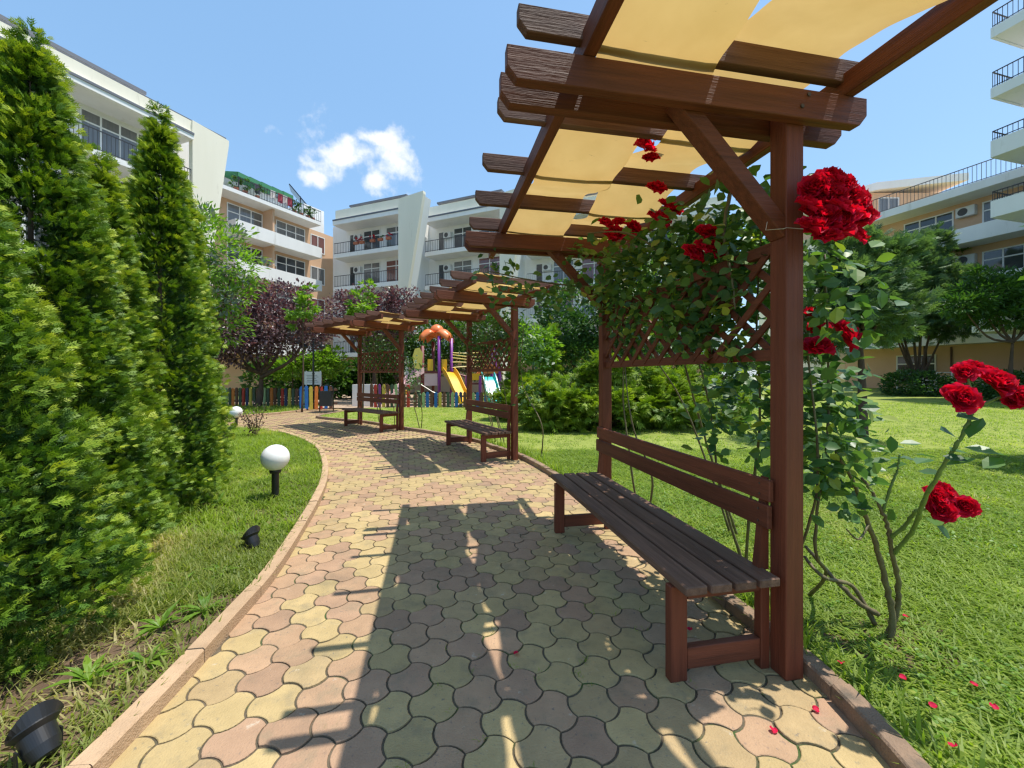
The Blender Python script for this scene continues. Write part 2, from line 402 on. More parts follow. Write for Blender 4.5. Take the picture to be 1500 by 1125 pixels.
# ---- scattering of small templates (leaves, blades, petals) into one mesh, by numpy
def tri_template(faces_pts):
    vs = []; fs = []
    for f in faces_pts:
        k = len(vs); vs += f; fs.append(list(range(k, k + len(f))))
    return np.array(vs, float), fs
def scatter(name, tpl, P, M, tint, mats, parent=None, mat_index=None, smooth=False):
    """tpl=(verts, faces); P (n,3); M (n,3,3) incl. scale; tint (n,)"""
    tv, tf = tpl
    n = len(P); k = len(tv)
    V = np.einsum('nij,kj->nki', M, tv) + P[:, None, :]
    me = bpy.data.meshes.new(name)
    lt = np.array([len(f) for f in tf]); li = np.concatenate([np.array(f) for f in tf])
    nl = len(li); nf = len(tf)
    me.vertices.add(n * k); me.vertices.foreach_set('co', V.reshape(-1).astype(np.float32))
    me.loops.add(n * nl)
    me.loops.foreach_set('vertex_index', (li[None, :] + (np.arange(n) * k)[:, None]).reshape(-1).astype(np.int32))
    me.polygons.add(n * nf)
    ls = np.concatenate([[0], np.cumsum(lt)[:-1]])
    me.polygons.foreach_set('loop_start', (ls[None, :] + (np.arange(n) * nl)[:, None]).reshape(-1).astype(np.int32))
    for m in (mats if isinstance(mats, (list, tuple)) else [mats]): me.materials.append(MATS[m])
    if mat_index is not None:
        me.polygons.foreach_set('material_index', np.repeat(mat_index, nf).astype(np.int32))
    at = me.attributes.new('tint', 'FLOAT', 'POINT')
    at.data.foreach_set('value', np.repeat(np.clip(tint, 0, 1), k).astype(np.float32))
    if smooth: me.polygons.foreach_set('use_smooth', np.ones(n * nf, bool))
    me.update(calc_edges=True)
    if name is None: return me
    return link(name, me, parent)
def unit(a): return a / np.maximum(np.linalg.norm(a, axis=-1, keepdims=True), 1e-9)
def frames(D, Nn, S, SW=None):
    """rotation matrices with columns x=across, y=along D, z=normal; scaled"""
    D = unit(D); X = unit(np.cross(D, Nn)); Z = np.cross(X, D)
    S = np.asarray(S); SW = S if SW is None else SW
    return np.stack([X * SW[:, None], D * S[:, None], Z * S[:, None]], axis=-1)
def rand_dirs(n): return unit(rng.normal(size=(n, 3)))
# templates: y is along, x across, z normal
LEAF = (np.array([(0, 0, 0), (-.34, .35, .06), (-.30, .68, .04), (0, 1, -.06), (.30, .68, .04), (.34, .35, .06), (0, .5, -.03)], float),
        [[0, 6, 1], [1, 6, 2], [2, 6, 3], [0, 5, 6], [5, 4, 6], [4, 3, 6]])
LEAF4 = (np.array([(0, 0, 0), (-.32, .48, .06), (0, 1, -.05), (.32, .48, .06)], float), [[0, 2, 1], [0, 3, 2]])
LONGLEAF = (np.array([(0, 0, 0), (-.15, .45, .04), (0, 1, -.08), (.15, .45, .04)], float), [[0, 2, 1], [0, 3, 2]])
def spray_template(pairs=4, w=0.09, spread=0.42):
    F = []
    def rh(p, d, ln, wd, z=0.0):
        q = np.array([-d[1], d[0]])
        a = p; b = p + d * ln * .55 + q * wd; c = p + d * ln; e = p + d * ln * .55 - q * wd
        F.append([(a[0], a[1], z), (e[0], e[1], z - .02), (c[0], c[1], z - .05), (b[0], b[1], z - .02)])
    ax = np.array([0., 1.])
    rh(np.array([0., 0.]), ax, 1.0, w * .8)
    for i in range(pairs):
        t = .12 + .62 * i / pairs
        ln = spread * (1.05 - .55 * i / pairs)
        for s_ in (-1, 1):
            d = unit(np.array([s_ * .78, .75])); rh(np.array([0., t]), d, ln, w * .75, .015)
            if i < 2:
                d2 = unit(np.array([s_ * .3, 1.])); rh(np.array([0., t]) + d * ln * .45, d2, ln * .62, w * .6, .02)
    return tri_template(F)
def thuja_template():
    F = []
    def tri(p, d, ln, wd, z):
        q = np.array([-d[1], d[0]]); p = np.array(p)
        a = p + q * wd; b = p - q * wd; c = p + d * ln
        F.append([(a[0], a[1], z), (b[0], b[1], z), (c[0], c[1], z - .10)])
    tri((0, 0), np.array([0., 1.]), 1.0, .055, 0)
    for i, t in enumerate((.08, .30, .52)):
        for s_ in (-1, 1):
            d = unit(np.array([s_ * .74, .8])); ln = (.62, .56, .42)[i]
            tri((0, t), d, ln, .06, .02)
            if i < 2: tri(np.array([0, t]) + d * ln * .40, unit(np.array([s_ * .2, 1.])), ln * .62, .05, .03)
    return tri_template(F)
SPRAY = thuja_template()
SPRAY_L = spray_template(4, .075, .48)
NEEDLE = tri_template([[(-.03, 0, 0), (.03, 0, 0), (0, 1, 0)], [(-.03, .1, 0), (.03, .12, 0), (.38, .75, .05)], [(.03, .1, 0), (-.03, .12, 0), (-.38, .75, .05)],
                       [(-.03, .3, 0), (.03, .3, 0), (.2, .98, -.1)], [(.03, .3, 0), (-.03, .3, 0), (-.2, .98, .1)]])
def tuft_template(nb=7, seed=1):
    r = random.Random(seed); F = []
    for i in range(nb):
        a = r.uniform(0, 6.283); x, y = r.uniform(-.5, .5), r.uniform(-.5, .5)
        h = r.uniform(.40, 1.0); ln = r.uniform(.25, 1.0); w = r.uniform(.035, .065)
        dx, dy = math.cos(a), math.sin(a)
        m = (x + dx * ln * .35, y + dy * ln * .35, h * .6); tip = (x + dx * ln, y + dy * ln, h)
        F.append([(x - dy * w, y + dx * w, 0), (x + dy * w, y - dx * w, 0), (m[0] + dy * w * .7, m[1] - dx * w * .7, m[2]), (m[0] - dy * w * .7, m[1] + dx * w * .7, m[2])])
        F.append([(m[0] - dy * w * .7, m[1] + dx * w * .7, m[2]), (m[0] + dy * w * .7, m[1] - dx * w * .7, m[2]), tip])
    return tri_template(F)

def smooth01(t):
    t = np.clip(t, 0, 1); return t * t * (3 - 2 * t)
def gz(x, y):
    """the right-hand lawn rises gently towards the far building"""
    x = np.asarray(x, float); y = np.asarray(y, float)
    return 0.024 * np.maximum(0, y - 7) * smooth01((x - 1.0) / 5.0) * smooth01((y - 5) / 6)

# ------------------------------------------------------------------ ground, path, kerbs
KL = [(-1.33, -1.0), (-1.36, .3), (-1.425, 1.3), (-1.475, 1.83), (-1.535, 2.24), (-1.625, 2.8), (-1.81, 3.5), (-2.12, 4.54), (-2.44, 5.42),
      (-2.91, 6.46), (-3.65, 7.78), (-4.6, 8.94), (-5.85, 10.05), (-7.6, 10.75), (-10.5, 11.2), (-16, 11.5)]
KR = [(0.93, -1.0), (1.17, .3), (1.30, 1.1), (1.372, 1.87), (1.245, 2.62), (1.0, 3.93), (.62, 5.4), (.15, 6.82), (-.34, 7.75), (-.82, 8.65), (-1.75, 9.62),
      (-2.75, 10.52), (-4.3, 12.0), (-5.4, 12.7), (-6.2, 13.2), (-6.55, 13.8), (-6.5, 15.3), (-6.3, 17.2)]
KB = [(-8.35, 17.2), (-8.2, 15.6), (-8.7, 14.2), (-9.5, 13.3), (-11, 13.0), (-16, 13.0)]
def resample(pts, step):
    pts = [np.array(p, float) for p in pts]
    # Catmull-Rom smoothing, then even steps
    out = []
    for i in range(len(pts) - 1):
        p0, p1, p2, p3 = pts[max(i - 1, 0)], pts[i], pts[i + 1], pts[min(i + 2, len(pts) - 1)]
        for t in np.linspace(0, 1, 12, endpoint=False):
            out.append(.5 * ((2 * p1) + (-p0 + p2) * t + (2 * p0 - 5 * p1 + 4 * p2 - p3) * t * t + (-p0 + 3 * p1 - 3 * p2 + p3) * t ** 3))
    out.append(pts[-1]); out = np.array(out)
    d = np.concatenate([[0], np.cumsum(np.linalg.norm(np.diff(out, axis=0), axis=1))])
    s = np.arange(0, d[-1], step)
    return np.stack([np.interp(s, d, out[:, 0]), np.interp(s, d, out[:, 1])], 1)
kl, kr, kb = resample(KL, .1), resample(KR, .1), resample(KB, .1)
PATH = np.concatenate([kl, kb[::-1], kr[::-1]])
def inside(poly, P):
    x, y = P[:, 0], P[:, 1]; c = np.zeros(len(P), bool)
    j = len(poly) - 1
    for i in range(len(poly)):
        xi, yi = poly[i]; xj, yj = poly[j]
        if yi != yj:
            t = ((yi > y) != (yj > y)) & (x < (xj - xi) * (y - yi) / (yj - yi) + xi)
            c ^= t
        j = i
    return c
def seg_dist(line, P):
    d = np.full(len(P), 1e9)
    for i in range(len(line)): d = np.minimum(d, np.hypot(P[:, 0] - line[i, 0], P[:, 1] - line[i, 1]))
    return d
g = MB().add([(-900, -900, -.09), (900, -900, -.09), (900, 900, -.09), (-900, 900, -.09)], [(0, 1, 2, 3)]).build('ground', 'far_ground')
g['kind'] = 'structure'
pth = MB().add([(x, y, -.0065) for x, y in PATH], [tuple(range(len(PATH)))]).build('path', 'joint_sand')
pth['kind'] = 'structure'
# three-lobed pavers on a hexagonal lattice: every second side bulges out, the opposite one in
LA = 0.1885
A0 = R(14.2)
def paver_outline(shrink=0.0):
    Rr = LA / math.sqrt(3); pts = []
    convex = {0: False, 1: True, 2: False, 3: True, 4: False, 5: True}
    for e in range(6):
        an = A0 + e * math.pi / 3
        c0, c1 = an - math.pi / 6, an + math.pi / 6
        p0 = np.array([math.cos(c0), math.sin(c0)]) * Rr; p1 = np.array([math.cos(c1), math.sin(c1)]) * Rr
        nrm = np.array([math.cos(an), math.sin(an)]); sg = .0165 if convex[e] else -.0165
        for t in np.arange(0, 1, .2):
            pts.append(p0 * (1 - t) + p1 * t + nrm * sg * (1 - (2 * t - 1) ** 2))
    pts = np.array(pts)
    if shrink:
        n = len(pts); q = []
        for i in range(n):
            tg = unit(pts[(i + 1) % n] - pts[i - 1]); q.append(pts[i] - np.array([tg[1], -tg[0]]) * shrink)
        pts = np.array(q)
    return pts
oa, ob = paver_outline(.0046), paver_outline(.0074)
npv = len(oa)
pv_v = [(x, y, -.03) for x, y in oa] + [(x, y, -.0022) for x, y in oa] + [(x, y, 0) for x, y in ob]
pv_f = [(i, (i + 1) % npv, (i + 1) % npv + npv, i + npv) for i in range(npv)] + [(i + npv, (i + 1) % npv + npv, (i + 1) % npv + 2 * npv, i + 2 * npv) for i in range(npv)] + [tuple(range(2 * npv, 3 * npv))]
b1 = np.array([math.cos(A0), math.sin(A0)]) * LA
b2 = np.array([math.cos(A0 + math.pi / 3), math.sin(A0 + math.pi / 3)]) * LA
ii, jj = np.meshgrid(np.arange(-130, 131), np.arange(-130, 131))
ctr = ii.reshape(-1, 1) * b1 + jj.reshape(-1, 1) * b2 + np.array([-.331, 1.757])
ctr = ctr[(ctr[:, 1] > .2) & (ctr[:, 1] < 17.3) & (ctr[:, 0] > -13) & (ctr[:, 0] < 1.6)]
keep = inside(PATH, ctr) | (seg_dist(np.concatenate([kl, kr, kb]), ctr) < .075)
ctr = ctr[keep]
PVM = ['paver_yellow', 'paver_sand', 'paver_pink', 'paver_rose']
pv_mesh = []
for m_ in PVM:
    b_ = MB(); b_.add(pv_v, pv_f); pv_mesh.append(b_.mesh('paver', m_))
depth = np.hypot(ctr[:, 0], ctr[:, 1])
fr = (ctr[:, 1] > 1.25) & (np.abs(ctr[:, 0] / ctr[:, 1]) < 1.32)
order = np.argsort(np.where(fr, ctr[:, 1], 99 + depth))
n1 = 0
far_ = {m_: MB() for m_ in range(4)}
pf = MB()
for q in order:
    x, y = ctr[q]
    k_ = rnd.choices(range(4), (.36, .16, .28, .20))[0]
    dz = rnd.gauss(0, .0016); tx, ty = rnd.gauss(0, .006), rnd.gauss(0, .006)
    if n1 < 299 and fr[q]:
        o = link('paver', pv_mesh[k_], pth, (x, y, dz), (tx, ty, rnd.gauss(0, .012))); n1 += 1
    else:
        if y > 7.5:
            q3 = [v for v in pv_v[2 * npv::3]]
            pf.add([(vx * 1.0 + x, vy + y, vz + dz) for vx, vy, vz in q3], [tuple(range(len(q3)))], k_)
            continue
        pf.add([(vx + x, vy + y, vz + dz + vy * tx - vx * ty) for vx, vy, vz in pv_v], pv_f, k_)
o = pf.build('paver_field', PVM, pth); o['kind'] = 'stuff'
# kerbs: one stone after another
def kerb(line, side, name, mt, w=.085, z0=-.06, z1=.075, ln=.5):
    """side +1: stones lie to the left of the line's direction"""
    root = link(name, None); root['kind'] = 'structure'
    s = 0.0; n = len(line); i = 0; stp = int(round(ln / .1))
    while i + stp < n:
        b_ = MB(); sect = []
        for k in range(i, i + stp + 1):
            p = line[k]; a = line[max(k - 1, 0)]; c = line[min(k + 1, n - 1)]
            tg = unit(c - a); nr = np.array([-tg[1], tg[0]]) * side
            e = .003 if k == i else (-.003 if k == i + stp else 0)
            p = p + tg * e
            q = p + nr * w
            ch = .008
            z = float(gz(p[0], p[1])) if name == 'kerb_none' else 0
            sect.append([(p[0], p[1], z0), (p[0], p[1], z1 - ch), (p[0] + nr[0] * ch, p[1] + nr[1] * ch, z1), (q[0] - nr[0] * ch, q[1] - nr[1] * ch, z1), (q[0], q[1], z1 - ch), (q[0], q[1], z0)])
        vs = [v for sc_ in sect for v in sc_]; fs = []
        for a in range(len(sect) - 1):
            for k in range(6): fs.append((a * 6 + k, a * 6 + (k + 1) % 6, (a + 1) * 6 + (k + 1) % 6, (a + 1) * 6 + k))
        fs.append(tuple(range(6))); fs.append(tuple(range((len(sect) - 1) * 6, len(sect) * 6))[::-1])
        dz = rnd.gauss(0, .004)
        b_.add([(v[0], v[1], v[2] + dz) for v in vs], fs)
        b_.build('kerb_stone', mt, root)
        i += stp
    return root
kerb(kl, 1, 'kerb', 'kerb_pink', ln=.6)
kerb(kr, -1, 'kerb', 'kerb_brown', ln=.7, z1=.07)
kerb(kb, -1, 'kerb', 'kerb_pink', ln=.6)
# lawns as sheets that start behind the kerbs
def sheet(name, rows, mt, wob=0.0):
    b_ = MB(); n = len(rows[0]); vs = [p for r_ in rows for p in r_]; fs = []
    for a in range(len(rows) - 1):
        for k in range(n - 1): fs.append((a * n + k, a * n + k + 1, (a + 1) * n + k + 1, (a + 1) * n + k))
    o = b_.add(vs, fs).build(name, mt, smooth=True); o['kind'] = 'structure'
    return o
def at_y(line, y):
    o_ = np.argsort(line[:, 1]); return float(np.interp(y, line[o_, 1], line[o_, 0]))
tcol = np.concatenate([np.linspace(0, 3, 8)[:-1], np.linspace(3, 14, 12)[:-1], np.linspace(14, 70, 9)])
LZ = .035
rows = []
for y in np.arange(-1, 17.21, .35):
    x0 = at_y(kr, y) + .07
    rows.append([(x0 + t, y, LZ + float(gz(x0 + t, y))) for t in tcol])
rows.append([(-5 + t, 17.4, LZ + float(gz(-5 + t, 17.4))) for t in tcol])
for y in np.arange(19, 62, 3):
    rows.append([(-2 + t * 1.2, y, LZ + float(gz(-2 + t * 1.2, min(y, 30)))) for t in tcol])
sheet('lawn', rows, 'lawn_ground')
rows = []
for y in np.arange(-1, 10.6, .3):
    x0 = at_y(kl[kl[:, 1] < 10.75], y) - .07
    rows.append([(x0 - t, y, .03) for t in (25, 8, 4, 2.6, 1.8, 1.2, .8, .4, 0)])
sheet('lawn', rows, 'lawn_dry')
rows = []
for x in np.linspace(-16, -8.6, 16):
    yb = float(np.interp(x, kb[::-1][:, 0], kb[::-1][:, 1])) if x < -8.7 else 14.3
    rows.append([(x, yb + .07, .04), (x, 16.3, .04), (x, 19.5, .045)])
sheet('lawn', rows, 'lawn_ground')
# bare soil beside the near left kerb
bs = MB(); pts = []
for y in np.linspace(.6, 2.55, 14):
    x0 = at_y(kl, y) - .08
    pts.append((x0, y, .036))
for y in np.linspace(2.55, .6, 14):
    x0 = at_y(kl, y) - .10 - .75 * math.sin(math.pi * min(1, max(0, (2.75 - y) / 2.6))) - .1 * rnd.random()
    pts.append((x0, y, .036))
bs.add(pts, [tuple(range(len(pts)))]); o = bs.build('soil_bed', 'soil'); o['kind'] = 'structure'
ms_ = [(1.93 + .34 * math.cos(a) * (1 + .25 * math.sin(3 * a)), 2.12 + .30 * math.sin(a) * (1 + .2 * math.cos(2 * a)), LZ + .004) for a in np.linspace(0, 6.28, 22)[:-1]]
o = MB().add(ms_, [tuple(range(len(ms_)))]).build('soil_patch', 'soil'); o['kind'] = 'structure'
o = MB().add([(-16, 17.3, .03), (9, 17.3, .03), (9, 29, .03), (-16, 29, .03)], [(0, 1, 2, 3)]).build('playground_floor', 'play_floor'); o['kind'] = 'structure'

# ------------------------------------------------------------------ pergolas with benches
def bevel_plank_x(x0, x1, y0, y1, z0, z1, c=.045, both=True):
    """plank along x, lower corner of the ends cut off"""
    poly = [(x0, z0 + c * 1.1), (x0, z1), (x1, z1), (x1, z0 + c * 1.1 if both else z0)]
    if both: poly += [(x1 - c * .9, z0)]
    poly += [(x0 + c * .9, z0)]
    return MB().prism(poly, 1, y0, y1)
def make_pergola():
    t = thing('pergola_bench', '', 'pergola')
    BV = .004
    S = 2.08
    for y in (0.0, S):
        MB().box(0, .095, y, y + .095, 0, 2.67).build('post', 'wood_post', t, bevel=BV)
    for y in (0, S):
        for y0, y1 in ((y - .052, y - .002), (y + .097, y + .147)):
            bevel_plank_x(-1.305, .385 if y0 < y else .42, y0, y1, 2.55, 2.68).build('beam', 'wood', t, bevel=.003)
        for bx in (.03, .065):
            MB().tube([(bx, y - .0575, 2.60 + (bx - .03) * 1.6), (bx, y - .0525, 2.60 + (bx - .03) * 1.6)], .009, 8).build('bolt', 'bolt_steel', t)
        # brace between the pair of beams
        MB().bar((.02, y + .047, 2.06), (-.53, y + .047, 2.62), .07, .085, (0, 1, 0)).build('brace', 'wood', t, bevel=.003)
    for x0 in (-.995, .262):
        MB().box(x0, x0 + .055, -.72, 2.86, 2.682, 2.785).build('purlin', 'wood_long', t, bevel=.003)
    for k in range(7):
        b = -.592 + .546 * k
        bevel_plank_x(-1.25 - rnd.uniform(0, .02), .42, b, b + .045, 2.745, 2.85, c=.04).build('rafter', 'wood_weathered', t, bevel=.003)
    # shade cloth strips woven over and under the rafters
    for si, (xa, xb) in enumerate(((-.93, -.357), (-.340, .238))):
        b_ = MB(); nx, ny = 9, 120; vs = []
        for j in range(ny + 1):
            y = -.66 + 3.42 * j / ny
            ph = math.pi * (y + .57) / .546
            zz = 2.800 + .062 * math.cos(ph + (math.pi if si == 1 else 0))
            for i in range(nx + 1):
                u_ = i / nx
                edge = .004 * math.sin(3.1 * y + si) + .009 * math.sin(11.5 * y + 1.3 * si) + .004 * math.sin(23 * y)
                wd_ = .045 * max(0, (.35 - y)) if si == 0 else 0
                x = xa + (xb - wd_ - xa) * u_ + (edge if 0 < i < nx else edge * 1.6) + .012 * (1 if i == 0 else 0)
                z = zz - .012 * math.sin(math.pi * u_) + .005 * math.sin(9 * y + 5 * u_ + si) + .0025 * math.sin(31 * y + 9 * u_) * math.sin(14 * u_ + 2 * y)
                z = min(max(z, 2.730), 2.868)
                vs.append((x, y, z))
        fs = [(j * (nx + 1) + i, j * (nx + 1) + i + 1, (j + 1) * (nx + 1) + i + 1, (j + 1) * (nx + 1) + i) for j in range(ny) for i in range(nx)]
        b_.add(vs, fs).build('shade_cloth', 'shade_cloth', t, smooth=True)
    # lattice between the posts
    for z0 in (1.472, 1.992):
        MB().box(.028, .068, .0955, S - .0005, z0, z0 + .056).build('lattice_rail', 'wood_long', t, bevel=.003)
    y0, y1, z0, z1 = .10, S - .005, 1.5, 2.02
    for lay, sg in ((.029, 1), (.050, -1)):
        y = y0 - .60
        while y < y1 + .6:
            # lath from (y, z0) towards y - sg*.62 at z1, clipped to the frame
            a, b = [y, z0], [y - sg * .62, z1]
            def clip(a, b):
                p = [list(a), list(b)]
                for lo, hi in ((y0, y1),):
                    for i in range(2):
                        q, r_ = p[i], p[1 - i]
                        if q[0] < lo or q[0] > hi:
                            e = lo if q[0] < lo else hi
                            if (r_[0] - e) * (q[0] - e) >= 0: return None
                            f_ = (e - q[0]) / (r_[0] - q[0]); p[i] = [e, q[1] + f_ * (r_[1] - q[1])]
                return p
            p = clip(a, b)
            if p and abs(p[0][0] - p[1][0]) > .08:
                MB().bar((lay, p[0][0], p[0][1]), (lay, p[1][0], p[1][1]), .012, .036, (0, .64, .77)).build('lath', 'wood_long', t)
            y += .205
    # bench
    for k in range(4):
        x0 = -.51 + k * .1235
        MB().box(x0, x0 + .106, -.005, 2.09, .440, .480).build('seat_slat', 'wood_seat', t, bevel=.005)
    for y in (.088, 1.885):
        MB().box(-.525, -.44, y, y + .048, 0, .438).build('bench_leg', 'wood_post', t, bevel=.004)
        MB().box(-.052, -.003, y, y + .048, 0, .438).build('bench_leg', 'wood_post', t, bevel=.004)
        MB().box(-.438, -.054, y + .004, y + .044, .05, .148).build('stretcher', 'wood', t, bevel=.003)
        MB().box(-.438, -.054, y + .004, y + .044, .372, .437).build('seat_bearer', 'wood', t, bevel=.003)
    for y in (.098, 2.035):
        for bz in (.70, .76, .83, .88):
            MB().tube([(-.0455, y + .02, bz), (-.0425, y + .02, bz)] if bz < .79 else [(-.0375, y + .02, bz), (-.0345, y + .02, bz)], .005, 6).build('bolt', 'bolt_steel', t)
        MB().prism([(-.058, .47), (-.002, .47), (-.002, .91), (-.008, .91)], 1, y, y + .042).build('back_support', 'wood_post', t)
    for z0, z1, x in ((.675, .785, -.030), (.802, .905, -.022)):
        MB().box(x - .012, x + .014, .06, 2.14, z0, z1).build('back_slat', 'wood_seat' if 0 else 'wood_long', t, bevel=.004)
    return t
PERG = make_pergola()
PERG.location = (1.253, 1.871, 0); PERG.rotation_euler.z = R(10.76)
PERG['label'] = 'nearest brown wooden pergola bench with yellow shade cloth, red roses on its lattice'
PERG['group'] = 'pergola benches along the path'
PA = [(1.253, 1.871, R(10.76)), (.02, 6.75, R(27.0)), (-2.83, 10.42, R(49.0))]
for (x, y, a), lb in zip(PA[1:], ('middle one of the three brown pergola benches, left of the golden green juniper',
                                  'farthest of the three brown pergola benches, where the path bends left')):
    c = copy_tree(PERG); c.location = (x, y, 0); c.rotation_euler.z = a; c['label'] = lb
def PL(i, a, b, z):
    """point in the local frame of pergola i"""
    x, y, r_ = PA[i]
    return (x + a * math.cos(r_) - b * math.sin(r_), y + a * math.sin(r_) + b * math.cos(r_), z)
# metal shoe under the near post
# wire round the near post
w = MB()
cpts = [(.11, .105), (-.012, .105), (-.012, -.012), (.107, -.012), (.11, .105)]
w.tube([PL(0, a, b, 2.07) for a, b in cpts], .0018, 5)
w.tube([PL(0, .10, -.014, 2.07), PL(0, .17, -.02, 2.075)], .0018, 5)
w.tube([PL(0, -.012, .0, 2.07), PL(0, -.09, .02, 2.065), PL(0, -.05, .04, 2.17)], .0018, 5)
tag(w.build('tie_wire', 'wire'), 'thin pale wire tied round the near pergola post below the big rose cluster', 'wire')

# ------------------------------------------------------------------ lamps
def globe_lamp(loc, h, r, label):
    t = thing('globe_lamp', label, 'lamp', loc, 0, 'white globe lamps beside the path')
    MB().lathe([(.058, 0), (.058, .012), (.040, .02), (.037, .03), (.037, h - 2 * r - .03), (.055, h - 2 * r - .025), (.060, h - 2 * r - .005), (.058, h - 2 * r + .022)], 28).build('lamp_post', 'black_metal', t, smooth=False)
    pr = [(r * math.sin(a), h - r - r * math.cos(a)) for a in np.linspace(.28, math.pi - .001, 20)]
    MB().lathe(pr, 32).build('globe', 'globe_white', t, smooth=True)
    return t
globe_lamp((-2.60, 4.50, .03), .61, .142, 'white globe lamp on a black post, nearer one, beside the grass')
globe_lamp((-7.22, 10.72, .03), .56, .150, 'small far white globe lamp beside the dark red barberry')
def spotlight(loc, rz, tilt, sc, label, face):
    t = thing('garden_spotlight', label, 'spotlight', loc, rz, 'black garden spotlights by the hedge')
    t.scale = (sc,) * 3
    MB().tube([(0, 0, -.05), (0, 0, .055)], .013, 8).build('spike', 'black_metal', t)
    br = MB(); br.bar((-.068, 0, .05), (.068, 0, .05), .022, .006); br.bar((-.068, 0, .05), (-.068, 0, .13), .006, .022, (0, 1, 0)); br.bar((.068, 0, .05), (.068, 0, .13), .006, .022, (0, 1, 0))
    br.build('bracket', 'black_metal', t)
    h = MB().lathe([(.030, -.085), (.048, -.075), (.058, -.03), (.060, .03), (.075, .045), (.080, .05), (.080, .062), (.070, .064), (.066, .052), (.01, .050)], 48)
    ho = h.build('housing', 'black_metal', t, (0, 0, .13)); ho.rotation_euler = (tilt, 0, 0)
    v = MB()
    n = 14
    vs = []
    for k in range(n + 1):
        a = math.pi * (.08 + .84 * k / n)
        for (rr, zz) in ((.080, .055), (.094, .055 + .055 * math.sin(math.pi * k / n) + .004)):
            vs.append((rr * math.cos(a), rr * math.sin(a), zz))
    v.add(vs, [(2 * k, 2 * k + 2, 2 * k + 3, 2 * k + 1) for k in range(n)])
    vo = v.build('visor', 'black_metal', ho); md = vo.modifiers.new('thick', 'SOLIDIFY'); md.thickness = .004
    MB().lathe([(.064, .0535), (.03, .0545), (.005, .055)], 20).build('lens', 'lamp_lens', ho)
    return t
spotlight((-1.68, 1.455, .0), R(-107), R(42), .84, 'black garden spotlight with tilted round hood on bare soil by the kerb', 0)
spotlight((-2.03, 3.20, .01), R(-112), R(30), .8, 'black garden spotlight standing in the grass midway to the globe lamp', 0)

# ------------------------------------------------------------------ plants
def AT(px, py, Y):
    """a point at distance Y, given by its bearing and elevation as seen from the camera's spot"""
    return np.array([(px - 750) / 600.0 * Y, Y, 1.4 - (py - 550) / 600.0 * Y])
TUFTS = [tuft_template(7, s) for s in range(4)] + [tuft_template(4, 9)]
def lown(P):
    """smooth patchy field 0..1"""
    v = 0
    for k, (a, f_) in enumerate(((.3, 1.3), (1.4, 1.9), (2.5, 2.7), (.9, 4.1), (2.0, 5.9))):
        v = v + np.sin((P[:, 0] * math.cos(a) + P[:, 1] * math.sin(a)) * f_ + 1.7 * k + 1.2 * np.sin(P[:, 1] * .9 * f_ - k)) / (1 + .35 * k)
    return np.clip(.5 + v / 5.0, 0, 1)
def grass(name, pts, h0, h1, mt, label, wid=1.0):
    """one mass of grass; joins four tuft shapes"""
    n = len(pts)
    objs = []
    which = rng.integers(0, 4, n)
    for w_ in range(1):
        pass
    Vt = []
    # all tufts share one template per call: pick by seed
    P = pts
    az = rng.uniform(0, 6.283, n); h = rng.uniform(h0, h1, n); s = rng.uniform(.07, .12, n) * wid
    c, si = np.cos(az), np.sin(az)
    M = np.zeros((n, 3, 3)); M[:, 0, 0] = c * s; M[:, 0, 1] = -si * s; M[:, 1, 0] = si * s; M[:, 1, 1] = c * s; M[:, 2, 2] = h
    clump = lown(P) ; dry = np.clip((lown(P[:, [1, 0, 2]] * 1.7 + 3.1) - .62) * 3.5, 0, 1)
    tint = np.clip(rng.beta(2, 2.6, n) * .62 + .30 * (clump - .35) + dry * rng.uniform(.2, .6, n), 0, 1)
    M[:, 2, 2] *= .75 + .6 * clump
    o = scatter(name, TUFTS[(0 if mt == 'grass_blade' else 1) if wid < 1.4 else 4], P, M, tint, mt)
    o['kind'] = 'stuff'; tag(o, label, 'grass', kind='stuff')
    return o
def rand_area(n, x0, x1, y0, y1): return np.stack([rng.uniform(x0, x1, n), rng.uniform(y0, y1, n)], 1)
def right_of_kerb(P): 
    xs = np.interp(P[:, 1], kr[np.argsort(kr[:, 1]), 1], kr[np.argsort(kr[:, 1]), 0]); return P[:, 0] > xs + .088
def in_view(P, m=.15): return (np.abs(P[:, 0]) < P[:, 1] * 1.3 + m) & (P[:, 1] > .9)
klm = kl[kl[:, 1] < 10.7]
def left_of_kerb(P):
    xs = np.interp(P[:, 1], klm[:, 1], klm[:, 0]); return P[:, 0] < xs - .09
A = [rand_area(12500, 1.1, 6.2, .9, 4.4), rand_area(19000, .2, 9, 2.4, 7.5), rand_area(24000, -6.5, 20, 7.0, 17)]
pts = []
for i, a in enumerate(A):
    a = a[right_of_kerb(a) & in_view(a)]
    if i == 0: a = a[rng.random(len(a)) < np.clip((4.5 - a[:, 1]) / 1.8, 0, 1)]
    if i == 1: a = a[rng.random(len(a)) < np.clip((a[:, 1] - 2.2) / 1.6, 0, 1)]
    pts.append(np.stack([a[:, 0], a[:, 1], LZ + gz(a[:, 0], a[:, 1]) - .004], 1))
E1 = rand_area(5000, -1, 1.7, 1.0, 12); d = seg_dist(kr, E1); E1 = E1[right_of_kerb(E1) & (d < .22)]
grass('lawn_grass', np.concatenate([pts[0]]), .020, .060, 'grass_blade', 'short lit grass of the lawn right of the path', 1.15)
grass('lawn_grass', pts[1], .022, .060, 'grass_blade', 'short lawn grass just behind the benches and the rose shrub', 1.35)
grass('lawn_grass', pts[2], .022, .058, 'grass_blade', 'short lawn grass farther off, up to the playground fence', 1.5)
pz = np.stack([E1[:, 0], E1[:, 1], np.full(len(E1), LZ - .005)], 1)
